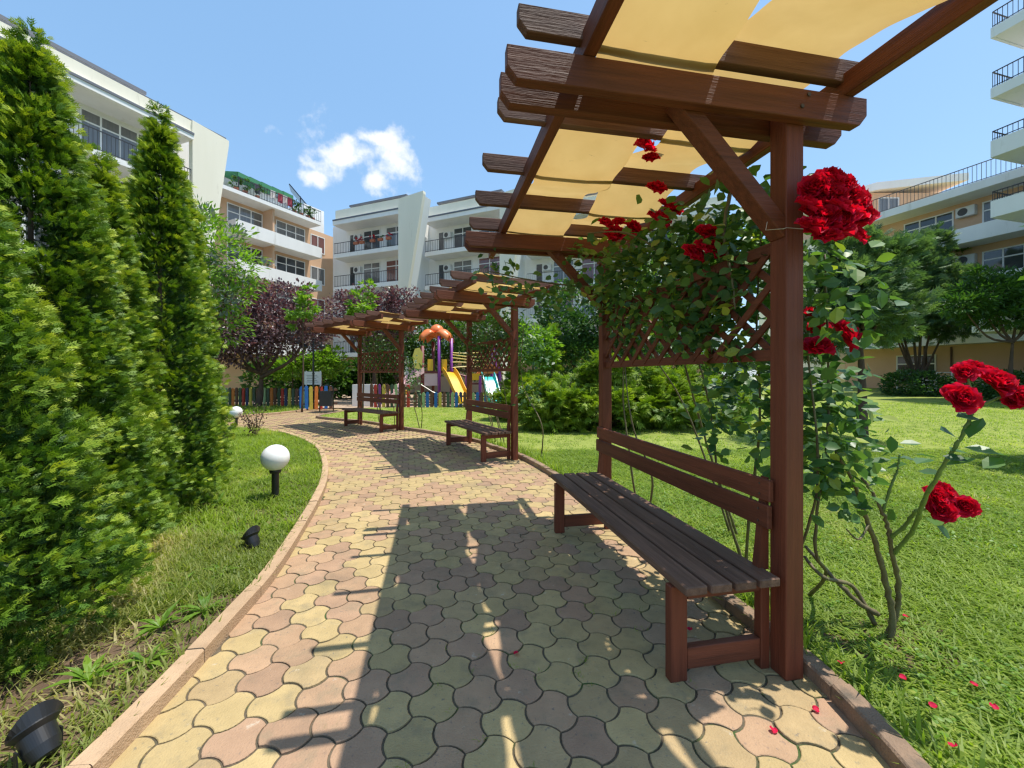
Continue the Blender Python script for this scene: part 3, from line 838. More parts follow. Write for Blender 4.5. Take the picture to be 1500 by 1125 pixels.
grass('edge_grass', pz, .10, .22, 'grass_blade', 'taller ragged grass along the right kerb and rose stems', 1.1)
a = rand_area(9000, -3.3, -1.4, 1.2, 3.4); a = a[left_of_kerb(a) & in_view(a)]
soil = inside(np.array([(p[0], p[1]) for p in bs.v]), a)
a = a[~soil | (rng.uniform(0, 1, len(a)) < .13)]
b = rand_area(13000, -8.0, -1.7, 3.3, 10.6); b = b[left_of_kerb(b) & in_view(b)]
grass('verge_grass', np.concatenate([np.c_[a, np.full(len(a), .026)]]), .05, .15, 'grass_dry', 'ragged half dry grass between the hedge and the left kerb', 1.0)
grass('verge_grass', np.concatenate([np.c_[b, np.full(len(b), .026)]]), .05, .13, 'grass_blade', 'lush green grass round the globe lamps', 1.2)
b = rand_area(3000, -15, -8.4, 13.2, 17.5); b = b[b[:, 1] > np.interp(b[:, 0], kb[::-1][:, 0], kb[::-1][:, 1]) + .1]
grass('verge_grass', np.c_[b, np.full(len(b), .035)], .06, .16, 'grass_blade', 'green grass strip in front of the left playground fence', 2.0)

def thuja(x, y, h, r, label, lobes, per, sz, lean=0.0):
    t = thing('thuja_tree', label, 'conifer', (x, y, .02), 0, 'thuja trees in the row on the left')
    MB().tube([(0, 0, 0), (0.01, 0, h * .4), (lean * .6, 0, h * .8), (lean, 0, h * .93)], [.04, .024, .008, .002], 8).build('trunk', 'bark', t)
    tt = np.concatenate([rng.beta(1.0, 1.22, lobes - 14) * .96, np.linspace(.80, 1.0, 14)]); th = rng.uniform(0, 6.283, lobes)
    prof = lambda q: r * np.power(np.clip(1 - q, 0, 1), .80) * np.clip(.80 + q * 3, 0, 1)
    rad = prof(tt) * (.74 + .28 * rng.random(lobes))
    C = np.stack([rad * np.cos(th) + lean * tt, rad * np.sin(th), .10 + tt * (h - .12)], 1)
    n = lobes * per
    li = np.repeat(np.arange(lobes), per)
    lr = ((.046 + .026 * (1 - tt)) * (.75 + .6 * rng.random(lobes)))[li][:, None]
    off = rand_dirs(n) * rng.random((n, 1)) ** .45 * lr * np.array([1.75, 1.75, 1.35])
    P = C[li] + off
    inner = rng.random(n) < .26
    P[inner, :2] *= rng.uniform(.25, .75, (inner.sum(), 1))
    out = np.stack([P[:, 0] - lean * P[:, 2] / h, P[:, 1], np.zeros(n)], 1); out = unit(out + 1e-6)
    D = unit(out * .9 + np.array([0, 0, .38]) + off / lr * .30 + rng.normal(size=(n, 3)) * .22)
    tang = np.cross(out, np.array([0, 0, 1.0])); Nn = unit(tang * rng.choice([-1, 1], n)[:, None] * .7 + np.array([0, 0, .45]) + rng.normal(size=(n, 3)) * .45)
    S = sz * rng.uniform(.65, 1.25, n)
    tint = np.clip(.30 + .22 * (np.linalg.norm(P[:, :2], axis=1) / np.maximum(prof((P[:, 2] / h)), .05) - .7) + .42 * ((off / lr) * (out * .8 + np.array([0, 0, .6]))).sum(1) / 1.6 + rng.normal(size=n) * .13 + (rng.random(lobes) * .26 - .1)[li], 0, 1)  # outward tips lighter, inside darker: new growth, plus sun and shade put into tint
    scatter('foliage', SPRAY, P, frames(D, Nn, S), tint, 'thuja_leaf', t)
    return t
thuja(-2.84, 1.88, 2.72, .90, 'nearest thuja, low broad and yellow green, at the left edge', 520, 54, .062)
thuja(-3.20, 2.72, 3.66, .70, 'tallest looking thuja with a bushy tip against the white balcony', 640, 52, .064)
thuja(-3.46, 3.42, 3.22, .54, 'shorter dark thuja standing between the two tall pointed ones', 400, 48, .066)
thuja(-3.55, 4.12, 4.06, .52, 'slim pointed thuja whose tip stands before the cream balcony corner', 470, 48, .068)
thuja(-4.02, 5.00, 3.68, .47, 'thuja behind the slim pointed one, its edge before the purple plum tree', 270, 42, .08)
thuja(-5.10, 5.95, 3.3, .52, 'last thuja of the row, nearly hidden behind the others', 150, 40, .09)

def leaf_mesh(tpl, tint, mt, nm='leaf'):
    tv, tf = tpl
    me = bpy.data.meshes.new(nm); me.from_pydata([tuple(v) for v in tv], [], tf)
    at = me.attributes.new('tint', 'FLOAT', 'POINT'); at.data.foreach_set('value', [tint] * len(tv))
    me.materials.append(MATS[mt]); me.update()
    return me
ROSE_LEAF = [leaf_mesh(LEAF, t_, 'rose_leaf') for t_ in (.08, .28, .45, .62, .95)]
def leaves(root, P, D, Nn, S, tint, nobj, mt='rose_leaf', tpl=LEAF):
    """the nobj largest in view as single leaves, the rest as one mass"""
    M = frames(D, Nn, S)
    d = np.where(P[:, 1] > .3, np.hypot(P[:, 0], P[:, 1]) / np.maximum(S, 1e-3), 1e9)
    o_ = np.argsort(d); loc0 = Matrix(root.matrix_basis).inverted()
    one = o_[:nobj]; rest = o_[nobj:]
    for k in one:
        me = ROSE_LEAF[min(4, int(tint[k] * 5))]
        m4 = Matrix([list(M[k][0]) + [P[k][0]], list(M[k][1]) + [P[k][1]], list(M[k][2]) + [P[k][2]], [0, 0, 0, 1]])
        o = bpy.data.objects.new('leaf', me); COL.objects.link(o); o.parent = root
        o.matrix_basis = loc0 @ m4
    if len(rest):
        lo = np.array(root.location)
        o = scatter('foliage', tpl, P[rest] - lo, M[rest], tint[rest], mt, root); o['kind'] = 'stuff'
# rose flower
def petal_template():
    vs = []; fs = []
    nu, nv = 4, 4
    for j in range(nv + 1):
        v = j / nv; wdt = .62 * math.sin(math.pi * (.12 + .80 * v ** .8)) ** .7
        for i in range(nu + 1):
            u_ = i / nu * 2 - 1
            vs.append((u_ * wdt, v - .06 * u_ * u_, .22 * u_ * u_ + .32 * v * v - .22 * max(0, v - .7) * 3 * (1 + .6 * math.sin(4 * u_))))
    for j in range(nv):
        for i in range(nu):
            a = j * (nu + 1) + i; fs.append([a, a + 1, a + nu + 2, a + nu + 1])
    return np.array(vs), fs
PETAL = petal_template()
def flower_mesh(seed):
    r_ = np.random.default_rng(seed)
    n = 44
    k = np.arange(n); q = k / (n - 1)
    az = k * 2.399 + r_.normal(size=n) * .25
    el = np.radians(82 - 88 * q ** .9) + r_.normal(size=n) * .13
    S = .42 + .62 * q + r_.normal(size=n) * .05
    D = np.stack([np.cos(el) * np.cos(az), np.cos(el) * np.sin(az), np.sin(el)], 1)
    Nn = np.stack([-np.sin(el) * np.cos(az), -np.sin(el) * np.sin(az), np.cos(el)], 1)
    P = D * .02 + np.stack([np.cos(az) * .10 * q, np.sin(az) * .10 * q, -.18 * q], 1)
    tint = np.clip(.45 + .3 * r_.normal(size=n) * .6 + .15 * q, 0, 1)
    o = scatter('rose_flower', PETAL, P, frames(D, Nn, S), tint, 'rose_petal', None, smooth=True)
    me = o.data; bpy.data.objects.remove(o)
    return me
FLOWERS = [flower_mesh(s) for s in range(5)]
def rose(root, P, r, D=None):
    o = bpy.data.objects.new('rose_flower', rnd.choice(FLOWERS)); COL.objects.link(o); o.parent = root
    P = Vector([float(x) for x in P])
    d = Vector(D) if D is not None else (Vector((rnd.uniform(-.5, .6), -.75, rnd.uniform(.2, .9))))
    q = d.to_track_quat('Z', 'Y')
    o.location = P - root.location; o.rotation_mode = 'QUATERNION'; o.rotation_quaternion = q
    o.scale = (r, r, r)
    return o
def stem(root, pts, r0, r1, mt='cane_green', nm='stem'):
    lo = np.array(root.location)
    pts = [np.array(p, float) for p in pts]
    c = resample3(pts, 7)
    n = len(c)
    c = [p + np.array([rnd.gauss(0, .16), rnd.gauss(0, .16), 0]) * r0 * (0 < i < n - 1) for i, p in enumerate(c)]
    mb_ = MB()
    for i in range(1, n - 1):
        if r0 > .0045 and rnd.random() < .8:
            a_ = rnd.uniform(0, 6.283); p = c[i] - lo; d_ = np.array([math.cos(a_), math.sin(a_), -.25]); rr_ = r0 + (r1 - r0) * i / (n - 1)
            mb_.tube([tuple(p + d_ * rr_ * .6), tuple(p + d_ * (rr_ + .009))], [.0028, .0004], 4)
    return mb_.tube([tuple(p - lo) for p in c], [(r0 + (r1 - r0) * i / (n - 1)) * (1.18 if i % 4 == 2 else 1) for i in range(n)], 7).build(nm, mt, root, smooth=True)
def resample3(pts, k):
    out = []
    for i in range(len(pts) - 1):
        p0, p1, p2, p3 = pts[max(i - 1, 0)], pts[i], pts[i + 1], pts[min(i + 2, len(pts) - 1)]
        for t in np.linspace(0, 1, k, endpoint=False):
            out.append(.5 * ((2 * p1) + (-p0 + p2) * t + (2 * p0 - 5 * p1 + 4 * p2 - p3) * t * t + (-p0 + 3 * p1 - 3 * p2 + p3) * t ** 3))
    out.append(pts[-1]); return out
def leaf_cloud(centers, per, rad, s0, s1):
    """leaves hanging about centres; returns P, D, N, S, tint"""
    C = np.repeat(np.array(centers), per, axis=0); n = len(C)
    P = C + rng.normal(size=(n, 3)) * rad
    D = unit(rng.normal(size=(n, 3)) * np.array([1, 1, .6]) + np.array([-.1, -.25, -.35]))
    Nn = unit(rng.normal(size=(n, 3)) * .55 + np.array([.1, -.35, .8]))
    return P, D, Nn, rng.uniform(s0, s1, n), np.clip(rng.beta(2, 2.6, n) + (rng.random(n) < .03) * .6, 0, 1)

# climbing rose on the near pergola
cr_ = thing('climbing_rose', 'climbing rose with red blooms covering the lattice of the nearest pergola', 'rose bush', PL(0, .62, 1.2, .03), 0)
C = []
def add(n, fa, fb, fz):
    for _ in range(n): C.append(PL(0, rnd.uniform(*fa), rnd.uniform(*fb), rnd.uniform(*fz)))
add(110, (-.06, .45), (.8, 2.15), (1.98, 2.50))
add(50, (.03, .45), (.3, 1.1), (1.98, 2.45))
add(15, (-.35, .1), (1.0, 2.1), (2.2, 2.52))
add(34, (-.05, .14), (.15, .95), (1.56, 2.0))
add(14, (-.03, .14), (.9, 1.9), (1.75, 2.0))
add(36, (.13, .46), (-.02, .6), (.95, 2.1))
add(26, (.15, .6), (.2, .85), (.85, 1.45))
add(20, (.0, .26), (.14, .7), (2.05, 2.52))
add(7, (-.75, -.2), (2.0, 2.3), (2.1, 2.3))
add(5, (-1.1, -.7), (2.05, 2.2), (2.15, 2.4))
P, D, Nn, S, tn = leaf_cloud(C, 15, .075, .055, .095)
_q = P - np.array(PL(0, 0, 0, 0)); _a = R(10.76)
_la = _q[:, 0] * math.cos(_a) + _q[:, 1] * math.sin(_a); _lb = -_q[:, 0] * math.sin(_a) + _q[:, 1] * math.cos(_a)
ok_ = ~((_la > -.12) & (_la < .16) & (_lb < .16)) & ~((_la > .1) & (P[:, 2] > 2.45)); P, D, Nn, S, tn = P[ok_], D[ok_], Nn[ok_], S[ok_], tn[ok_]
leaves(cr_, P, D, Nn, S, tn, 298)
def pl(*q): return [PL(0, *p) for p in q]
for pts_ in (pl((.95, 1.45, .03), (.7, 1.35, .5), (.4, 1.2, 1.1), (.12, 1.0, 1.6), (.1, 1.2, 2.2)), pl((.92, 1.5, .03), (.75, 1.5, .5), (.45, 1.5, 1.2), (.1, 1.55, 1.7)),
             pl((.6, .95, .03), (.5, .8, .5), (.4, .6, 1.1), (.2, .4, 1.7), (.15, .3, 2.3)), pl((.62, 1.0, .03), (.4, .95, .6), (.25, .9, 1.3), (.1, 1.0, 1.9)),
             pl((.3, 1.95, .03), (.2, 1.9, .6), (.15, 1.95, 1.2), (.1, 1.8, 2.0)), pl((.35, 1.9, .03), (.3, 1.7, .5), (.13, 1.75, 1.0), (.12, 1.9, 1.7)),
             pl((.65, .6, .03), (.5, .45, .25), (.32, .25, .45), (.28, .1, .9), (.22, .12, 1.7)),
             pl((.7, .55, .03), (.55, .3, .3), (.35, .18, .55), (.40, .15, 1.2), (.32, .1, 2.0)),
             pl((.1, 1.2, 2.2), (.0, 1.1, 2.3), (-.2, 1.2, 2.45), (-.42, 1.4, 2.5)), pl((.05, 1.9, 2.2), (-.3, 2.1, 2.25), (-.7, 2.15, 2.3), (-1.1, 2.1, 2.35)),
             pl((.12, .5, 2.5), (.03, .45, 2.2), (.0, .35, 1.95), (-.02, .3, 1.75))):
    stem(cr_, pts_, .011, .004, 'cane_green')
for px, py, Y, r in ((1193, 274, 1.78, .055), (1222, 266, 1.80, .060), (1248, 288, 1.85, .055), (1186, 302, 1.76, .050), (1214, 296, 1.86, .055), (1262, 318, 1.80, .05),
                     (1192, 332, 1.72, .056), (1224, 332, 1.74, .062), (1212, 346, 1.70, .045), (1252, 343, 1.78, .048), (1240, 312, 1.88, .05), (1208, 316, 1.74, .055),
                     (1238, 491, 1.95, .072), (1199, 508, 1.92, .055), (1190, 465, 2.1, .06), (1200, 480, 2.15, .05),
                     (949, 195, 2.45, .055), (946, 215, 2.45, .060), (953, 232, 2.5, .045), (962, 276, 2.6, .055), (970, 198, 2.55, .04),
                     (888, 328, 3.2, .06), (903, 342, 3.2, .06), (894, 345, 3.15, .05), (906, 326, 3.3, .05), (928, 334, 3.2, .06),
                     (966, 322, 2.8, .07), (985, 308, 2.9, .06), (976, 300, 2.9, .05), (1034, 340, 2.35, .055), (1016, 372, 2.35, .060), (1030, 362, 2.3, .05), (1049, 366, 2.35, .055), (1038, 158, 2.3, .03)):
    rose(cr_, AT(px, py, Y), r * 1.12)
for k in range(16):
    a_ = 2.4 * k; q_ = math.sqrt((k + .5) / 16)
    rose(cr_, AT(1222 + 40 * q_ * math.cos(a_), 302 + 42 * q_ * math.sin(a_), 1.80 + .06 * (1 - q_) * -1 + rnd.uniform(-.02, .03)), rnd.uniform(.05, .062))
# small climbers on the other two
for i, lb in ((1, 'climbing rose without blooms on the lattice of the middle pergola'), (2, 'climbing rose without blooms on the lattice of the farthest pergola')):
    r_ = thing('climbing_rose', lb, 'rose bush', PL(i, .4, 1.0, .03))
    C = []
    for _ in range(70): C.append(PL(i, rnd.uniform(-.05, .35), rnd.uniform(.15, 2.1), rnd.triangular(1.45, 2.55, 2.2)))
    for _ in range(16): C.append(PL(i, rnd.uniform(.12, .35), rnd.uniform(-.35, .1), rnd.uniform(.9, 2.0)))
    P, D, Nn, S, tn = leaf_cloud(C, 15, .10, .06, .10)
    leaves(r_, P, D, Nn, S, tn, 0, 'dark_leaf', LEAF4)
    for k in range(6):
        b0 = rnd.uniform(-.3, 1.9)
        stem(r_, [PL(i, .45, b0, .02), PL(i, .35, b0 + rnd.uniform(-.2, .2), .6), PL(i, .2, b0 + rnd.uniform(-.3, .3), 1.3), PL(i, .08, min(2, b0 + rnd.uniform(-.3, .3)), 2.2)], .012, .005)

# rose shrub on the right
rs = thing('rose_shrub', 'open rose shrub on bare crooked stems with red blooms, right of the near post', 'rose bush', (1.93, 2.08, .03))
def st(*q, r0=.016, r1=.007, mt='cane_green'): return stem(rs, [AT(*p) for p in q], r0, r1, mt)
st((1303, 958, 2.1), (1307, 905, 2.1), (1297, 850, 2.09), (1284, 800, 2.07), (1270, 765, 2.05), (1258, 725, 2.03), (1240, 688, 2.0), (1218, 650, 2.0), r0=.016, r1=.006)
st((1292, 950, 2.12), (1312, 900, 2.14), (1316, 860, 2.12), (1308, 815, 2.08), (1302, 782, 2.06), (1292, 748, 2.06), (1280, 725, 2.08), (1262, 700, 2.1), r0=.014, r1=.006)
st((1304, 788, 2.06), (1326, 770, 2.0), (1342, 748, 1.95), (1362, 745, 1.92), (1380, 742, 1.90), r0=.010, r1=.006, mt='cane_fresh')
st((1308, 812, 2.08), (1338, 775, 1.95), (1352, 735, 1.82), (1372, 700, 1.72), (1396, 660, 1.66), (1412, 632, 1.63), (1424, 606, 1.61), (1432, 585, 1.60), r0=.010, r1=.005, mt='cane_fresh')
st((1428, 598, 1.61), (1450, 588, 1.60), (1478, 577, 1.58), (1495, 572, 1.58), r0=.005, r1=.004, mt='cane_fresh')
st((1428, 598, 1.61), (1424, 575, 1.6), (1418, 555, 1.6), r0=.005, r1=.004, mt='cane_fresh')
st((1293, 750, 2.06), (1304, 715, 2.05), (1314, 690, 2.05), (1318, 665, 2.05), r0=.007, r1=.004, mt='cane_fresh')
st((1272, 768, 2.05), (1258, 790, 2.0), (1240, 775, 1.98), r0=.006, r1=.003)
st((1286, 900, 2.2), (1255, 880, 2.2), (1215, 840, 2.25), (1180, 800, 2.3), r0=.014, r1=.008)
st((1282, 915, 2.2), (1250, 860, 2.25), (1206, 845, 2.2), (1178, 815, 2.3), r0=.012, r1=.008)
C = [AT(*p) for p in ((1222, 655, 2.0), (1236, 690, 2.0), (1200, 640, 2.05), (1250, 660, 2.1), (1215, 610, 2.1), (1240, 720, 1.98), (1228, 738, 1.95), (1262, 745, 1.95), (1206, 700, 2.1), (1255, 620, 2.2), (1190, 590, 2.2), (1238, 590, 2.1), (1250, 640, 2.05), (1268, 668, 2.08), (1280, 640, 2.2), (1230, 668, 1.98), (1212, 680, 2.0), (1275, 605, 2.25), (1252, 700, 2.0), (1215, 560, 2.2), (1242, 560, 2.2), (1205, 738, 2.0))]
P, D, Nn, S, tn = leaf_cloud(C, 9, .05, .05, .085)
Q = [AT(*p) for p in ((1368, 760, 1.85), (1372, 770, 1.85), (1392, 660, 1.65), (1400, 640, 1.65), (1380, 668, 1.66), (1412, 655, 1.62), (1440, 612, 1.6), (1400, 610, 1.6), (1455, 665, 1.6), (1430, 672, 1.6), (1318, 670, 2.05), (1330, 680, 2.05), (1305, 672, 2.05), (1340, 665, 1.95),
                          (1300, 690, 2.1), (1345, 690, 1.9), (1362, 672, 1.85), (1285, 660, 2.15), (1310, 655, 2.1), (1350, 650, 1.9), (1470, 672, 1.6))]
n2 = len(Q); 
P = np.concatenate([P, np.array(Q)]); D = np.concatenate([D, unit(rng.normal(size=(n2, 3)) * np.array([1, .5, .15]) + np.array([.3, 0, -.1]))])
Nn = np.concatenate([Nn, unit(rng.normal(size=(n2, 3)) * .25 + np.array([0, -.3, 1]))]); S = np.concatenate([S, rng.uniform(.07, .10, n2)]); tn = np.concatenate([tn, rng.uniform(.1, .6, n2)])
leaves(rs, P, D, Nn, S, tn, 290)
for px, py, Y, r in ((1372, 728, 1.88, .052), (1384, 720, 1.90, .045), (1378, 748, 1.86, .055), (1413, 742, 1.88, .050), (1398, 738, 1.9, .035),
                     (1409, 584, 1.58, .056), (1413, 546, 1.62, .040), (1428, 540, 1.64, .036), (1461, 560, 1.58, .060), (1449, 548, 1.62, .036), (1496, 581, 1.55, .044), (1484, 588, 1.57, .032)):
    rose(rs, AT(px, py, Y), r, (rnd.uniform(-.7, .2), -.85, rnd.uniform(.25, .6)))

# fallen petals
pm = bpy.data.meshes.new('petal'); pm.from_pydata([tuple(v) for v in PETAL[0]], [], PETAL[1])
at_ = pm.attributes.new('tint', 'FLOAT', 'POINT'); at_.data.foreach_set('value', [.75] * len(PETAL[0])); pm.materials.append(MATS['rose_petal'])
for px, py, wh in ((759, 957, 'dark paver in the pergola shade'), (1132, 1068, 'sunlit pavers in front of the near post'), (1200, 1043, 'pavers close to the right kerb'), (1010, 925, 'pavers below the near bench'),
                   (1232, 968, 'grass beside the near post'), (1317, 988, 'grass below the rose shrub'), (1363, 1033, 'dry grass by the kerb'), (1432, 1004, 'lawn right of the rose shrub'), (1457, 1037, 'lawn at the lower right'), (1395, 1092, 'grass at the bottom right'), (1330, 902, 'grass at the foot of the rose stems')):
    Y = 840.0 / (py - 550); gr = px > 1215
    if gr: Y = (1.4 - .09) * 600 / (py - 550)
    o = link('fallen_petal', pm, None, ((px - 750) / 600 * Y, Y, .085 if gr else .006), (rnd.uniform(-.3, .3), rnd.uniform(-.3, .3), rnd.uniform(0, 6)))
    o.scale = (.024,) * 3
    tag(o, 'fallen red rose petal on the ' + wh, 'petal', 'fallen rose petals')

# weeds on the left
def weed(px, py, n, s, label):
    Y = 840.0 / (py - 550)
    t = thing('weed_plant', label, 'weed', ((px - 750) / 600 * Y, Y, .03), 0, 'broad leaved weeds by the hedge')
    for k in range(n):
        az = 6.283 * k / n + rnd.uniform(-.4, .4)
        me = WEED[rnd.randrange(3)]
        o = link('leaf', me, t, (0, 0, .01), (R(rnd.uniform(8, 50)), 0, az)); q = s * rnd.uniform(.6, 1.15); o.scale = (q, q, q)
WEED = [leaf_mesh((np.array([(0, 0, 0), (-.07, .3, .02), (-.10, .6, -.02), (0, 1, -.25), (.10, .6, -.02), (.07, .3, .02), (0, .5, .0)], float), LEAF[1]), t_, 'bright_leaf') for t_ in (.2, .5, .8)]
for q in ((300, 905, 11, .22, 'weed rosette of long pale leaves on the soil edge'), (235, 930, 12, .26, 'largest weed rosette lying on the soil near the spotlight'), (325, 850, 9, .20, 'weed with narrow leaves in the dry grass'),
          (215, 985, 9, .2, 'wilted pale weed leaves close behind the near spotlight'), (318, 745, 8, .26, 'tall pale weed standing between thuja and grass'), (345, 790, 8, .17, 'small weed beside the middle spotlight'),
          (130, 1010, 10, .22, 'weed rosette under the nearest thuja'), (265, 870, 9, .2, 'weed rosette against the thuja foot')):
    weed(q[0], q[1], q[2] + 4, q[3] * .62, q[4])

# moss and seedlings in the joints of the pavers, clover in the lawn
J = rand_area(2600, -1.4, 1.4, 1.2, 6.0); J = J[inside(PATH, J) & (lown(np.c_[J, J[:, 0]] * 1.6) > .60)]
dmin = np.array([np.min(np.abs(np.hypot(ctr[:, 0] - a, ctr[:, 1] - b) - LA * .55)) for a, b in J]); J = J[dmin < .006]
az = rng.uniform(0, 6.283, len(J)); M = np.zeros((len(J), 3, 3)); s_ = rng.uniform(.012, .03, len(J))
M[:, 0, 0] = np.cos(az) * s_; M[:, 0, 1] = -np.sin(az) * s_; M[:, 1, 0] = np.sin(az) * s_; M[:, 1, 1] = np.cos(az) * s_; M[:, 2, 2] = s_ * .6
o = scatter('joint_moss', TUFTS[2], np.c_[J, np.full(len(J), -.004)], M, rng.uniform(.0, .6, len(J)), 'grass_blade'); tag(o, 'tiny grass and moss tufts growing in the paver joints', 'moss', kind='stuff')
K = rand_area(5200, 1.2, 6, 1.1, 6.5); K = K[right_of_kerb(K) & in_view(K) & (lown(np.c_[K[:, 1], K[:, 0], K[:, 0]] * 1.3) > .52)]
K = np.repeat(K, 3, axis=0) + rng.normal(size=(len(K) * 3, 2)) * .014; n = len(K)
D = unit(np.c_[rng.normal(size=(n, 2)), np.full(n, .15)]); Nn = unit(np.c_[rng.normal(size=(n, 2)) * .3, np.ones(n)])
o = scatter('clover', LEAF, np.c_[K, np.full(n, LZ) + rng.uniform(.015, .045, n)], frames(D, Nn, rng.uniform(.016, .030, n)), rng.uniform(.1, .8, n), 'bright_leaf'); tag(o, 'small round clover leaves among the near lawn grass', 'clover', kind='stuff')

# generic trees and shrubs
def lobes_crown(lobes, n, s0, s1, tpl, mt, parent, loc, up=.15, flat=.6, jitter=1.0, name='crown', shell=.55):
    """leaves about ellipsoid lobes (cx,cy,cz,rx,ry,rz): clumps near the lobe shells"""
    vol = np.array([l[3] * l[4] * l[5] for l in lobes]) ** .75; vol /= vol.sum()
    Ps = []; tints = []; Ds = []
    for l, w_ in zip(lobes, vol):
        k = max(4, int(n * w_)); kc = max(5, k // 26)
        d = rand_dirs(kc); rr = shell + (1 - shell) * rng.random((kc, 1)) ** .5
        cc = np.array(l[:3]) + d * rr * np.array(l[3:])
        idx = rng.integers(0, kc, k)
        sg = (np.array(l[3:]).min() * .17 * jitter)
        off = rng.normal(size=(k, 3)) * sg * np.array([1, 1, .7])
        Ps.append(cc[idx] + off); Ds.append(d[idx] + off / sg * .5)
        tints.append(np.clip(.45 + (rng.random(kc) - .5)[idx] * .45 + rng.normal(size=k) * .18, 0, 1))
    P = np.concatenate(Ps); D = np.concatenate(Ds); tint = np.concatenate(tints); n = len(P)
    D = unit(D + rng.normal(size=(n, 3)) * .5 + np.array([0, 0, up]))
    Nn = unit(rng.normal(size=(n, 3)) * flat + np.array([0, 0, 1.0]))
    return scatter(name, tpl, P - np.array(loc), frames(D, Nn, rng.uniform(s0, s1, n)), tint, mt, parent)
def tree(name, label, cat, base, trunk, lobes, n, s0, s1, tpl, mt, group=None, tr=.1, **kw):
    base = np.array(base, float)
    t = thing(name, label, cat, tuple(base), 0, group)
    top = np.array(lobes[0][:3])
    b_ = MB()
    for pts_, r0 in trunk:
        c = resample3([np.array(p, float) for p in pts_], 4)
        b_.tube([tuple(p - base) for p in c], [r0 * (1 - .72 * i / (len(c) - 1)) for i in range(len(c))], 8)
    b_.build('trunk', 'bark', t, smooth=True)
    lobes_crown(lobes, n, s0, s1, tpl, mt, t, base, **kw)
    return t
def limbs(base, fork, lobes, r):
    base, fork = np.array(base, float), np.array(fork, float)
    T = [([base, base * .5 + fork * .5 + np.array([.05, .03, 0]), fork], r)]
    for l in lobes:
        c = np.array(l[:3]); m_ = fork * .5 + c * .5 + np.array([0, 0, -.18 * np.linalg.norm(c - fork)])
        T.append(([fork, m_, c], r * .5))
    return T
# purple plum trees
lb = [(-10.9, 17.3, 3.6, 1.9, 1.5, 1.4), (-12.4, 17.0, 3.2, 1.5, 1.2, 1.3), (-9.3, 17.0, 3.4, 1.5, 1.2, 1.1), (-11.7, 17.3, 4.7, 1.4, 1.1, 1.0), (-9.8, 17.4, 4.6, 1.4, 1.0, .9), (-8.3, 17.0, 3.3, .9, .8, .7), (-11.2, 16.6, 2.5, 1.5, .9, .7)]
tree('plum_tree', 'purple leaved plum tree with dark trunk in front of the picket fence', 'tree', (-10.75, 17.3, .03), limbs((-10.75, 17.3, 0), (-10.6, 17.3, 1.5), lb, .17) + [([(-10.6, 17.3, 1.3), (-9.7, 17.0, 1.7), (-8.9, 16.9, 2.2), (-8.7, 17.0, 3.0)], .085)], lb, 17000, .10, .17, LEAF4, 'plum_leaf', 'purple plum trees', jitter=1.1, shell=.4)
lb = [(-7.2, 20.5, 4.6, 1.6, 1.2, 1.0), (-5.9, 20.5, 4.7, 1.2, 1.0, .9), (-8.4, 20.5, 4.5, 1.1, 1.0, .9), (-6.5, 20.3, 3.8, 1.6, 1.2, .9), (-7.6, 20.6, 5.3, 1.0, .9, .5), (-5.4, 20.6, 5.3, .8, .8, .5)]
tree('plum_tree', 'second purple plum tree, seen above the roof of the farthest pergola', 'tree', (-7.0, 20.5, .03), limbs((-7.0, 20.5, 0), (-6.9, 20.5, 2.4), lb, .15), lb, 8000, .11, .18, LEAF4, 'plum_leaf', 'purple plum trees', jitter=1.3, shell=.3)
# pale leafy tree left, behind the thujas
lb = [(-6.9, 9.4, 4.3, .8, .7, .75), (-6.3, 9.3, 3.9, .7, .6, .5), (-7.2, 9.3, 3.4, .8, .6, .6), (-6.4, 9.2, 3.1, .6, .5, .4), (-7.4, 9.5, 4.9, .7, .6, .5), (-8.1, 9.5, 4.2, .9, .8, 1.1), (-6.7, 9.2, 2.6, .7, .6, .5)]
tb = tree('ash_tree', 'light green feathery tree with whitish leaf clusters behind the thuja row', 'tree', (-7.4, 9.5, .03), limbs((-7.4, 9.5, 0), (-7.3, 9.5, 2.0), lb, .09), lb, 4600, .11, .19, LONGLEAF, 'bright_leaf', None, shell=.35, jitter=1.2)
lobes_crown(lb[:4], 700, .08, .14, LEAF4, 'silver_leaf', tb, (-7.4, 9.5, .03), name='blossom', shell=.5)
# standard trees by the playground gate
for x, y, z, r, lbl in ((-10.6, 19.8, 1.75, .95, 'left one of two round green trees behind the picket fence gate'), (-8.9, 19.2, 1.95, .95, 'right one of two round green trees behind the litter bin')):
    lb = [(x, y, z, r, r * .9, r * .62), (x + .4, y, z + .35, r * .6, r * .6, r * .45), (x - .45, y, z + .1, r * .55, r * .5, r * .4)]
    tree('round_tree', lbl, 'tree', (x, y, .03), [([(x, y, 0), (x, y, .8), (x, y, z)], .05)], lb, 2600, .11, .19, LEAF4, 'bright_leaf', 'round green trees by the gate', shell=.5)
for x, y, z, r, n_, lbl, mt in ((-8.0, 15.6, 4.0, .55, 700, 'yellow green sapling crown left above the farthest pergola', 'bright_leaf'), (-5.8, 15.9, 4.2, .5, 700, 'yellow green sapling crown right above the farthest pergola', 'bright_leaf')):
    lb = [(x, y, z, r, r, r * .8), (x - .3, y, z - .5, r * .6, r * .6, r * .5), (x + .2, y, z + .6, r * .5, r * .5, r * .5)]
    tree('sapling', lbl, 'tree', (x, y, .03), [([(x, y, 0), (x + .05, y, 2), (x, y, z + .4)], .04)], lb, n_, .12, .19, LEAF4, mt, 'yellow green saplings', shell=.3)
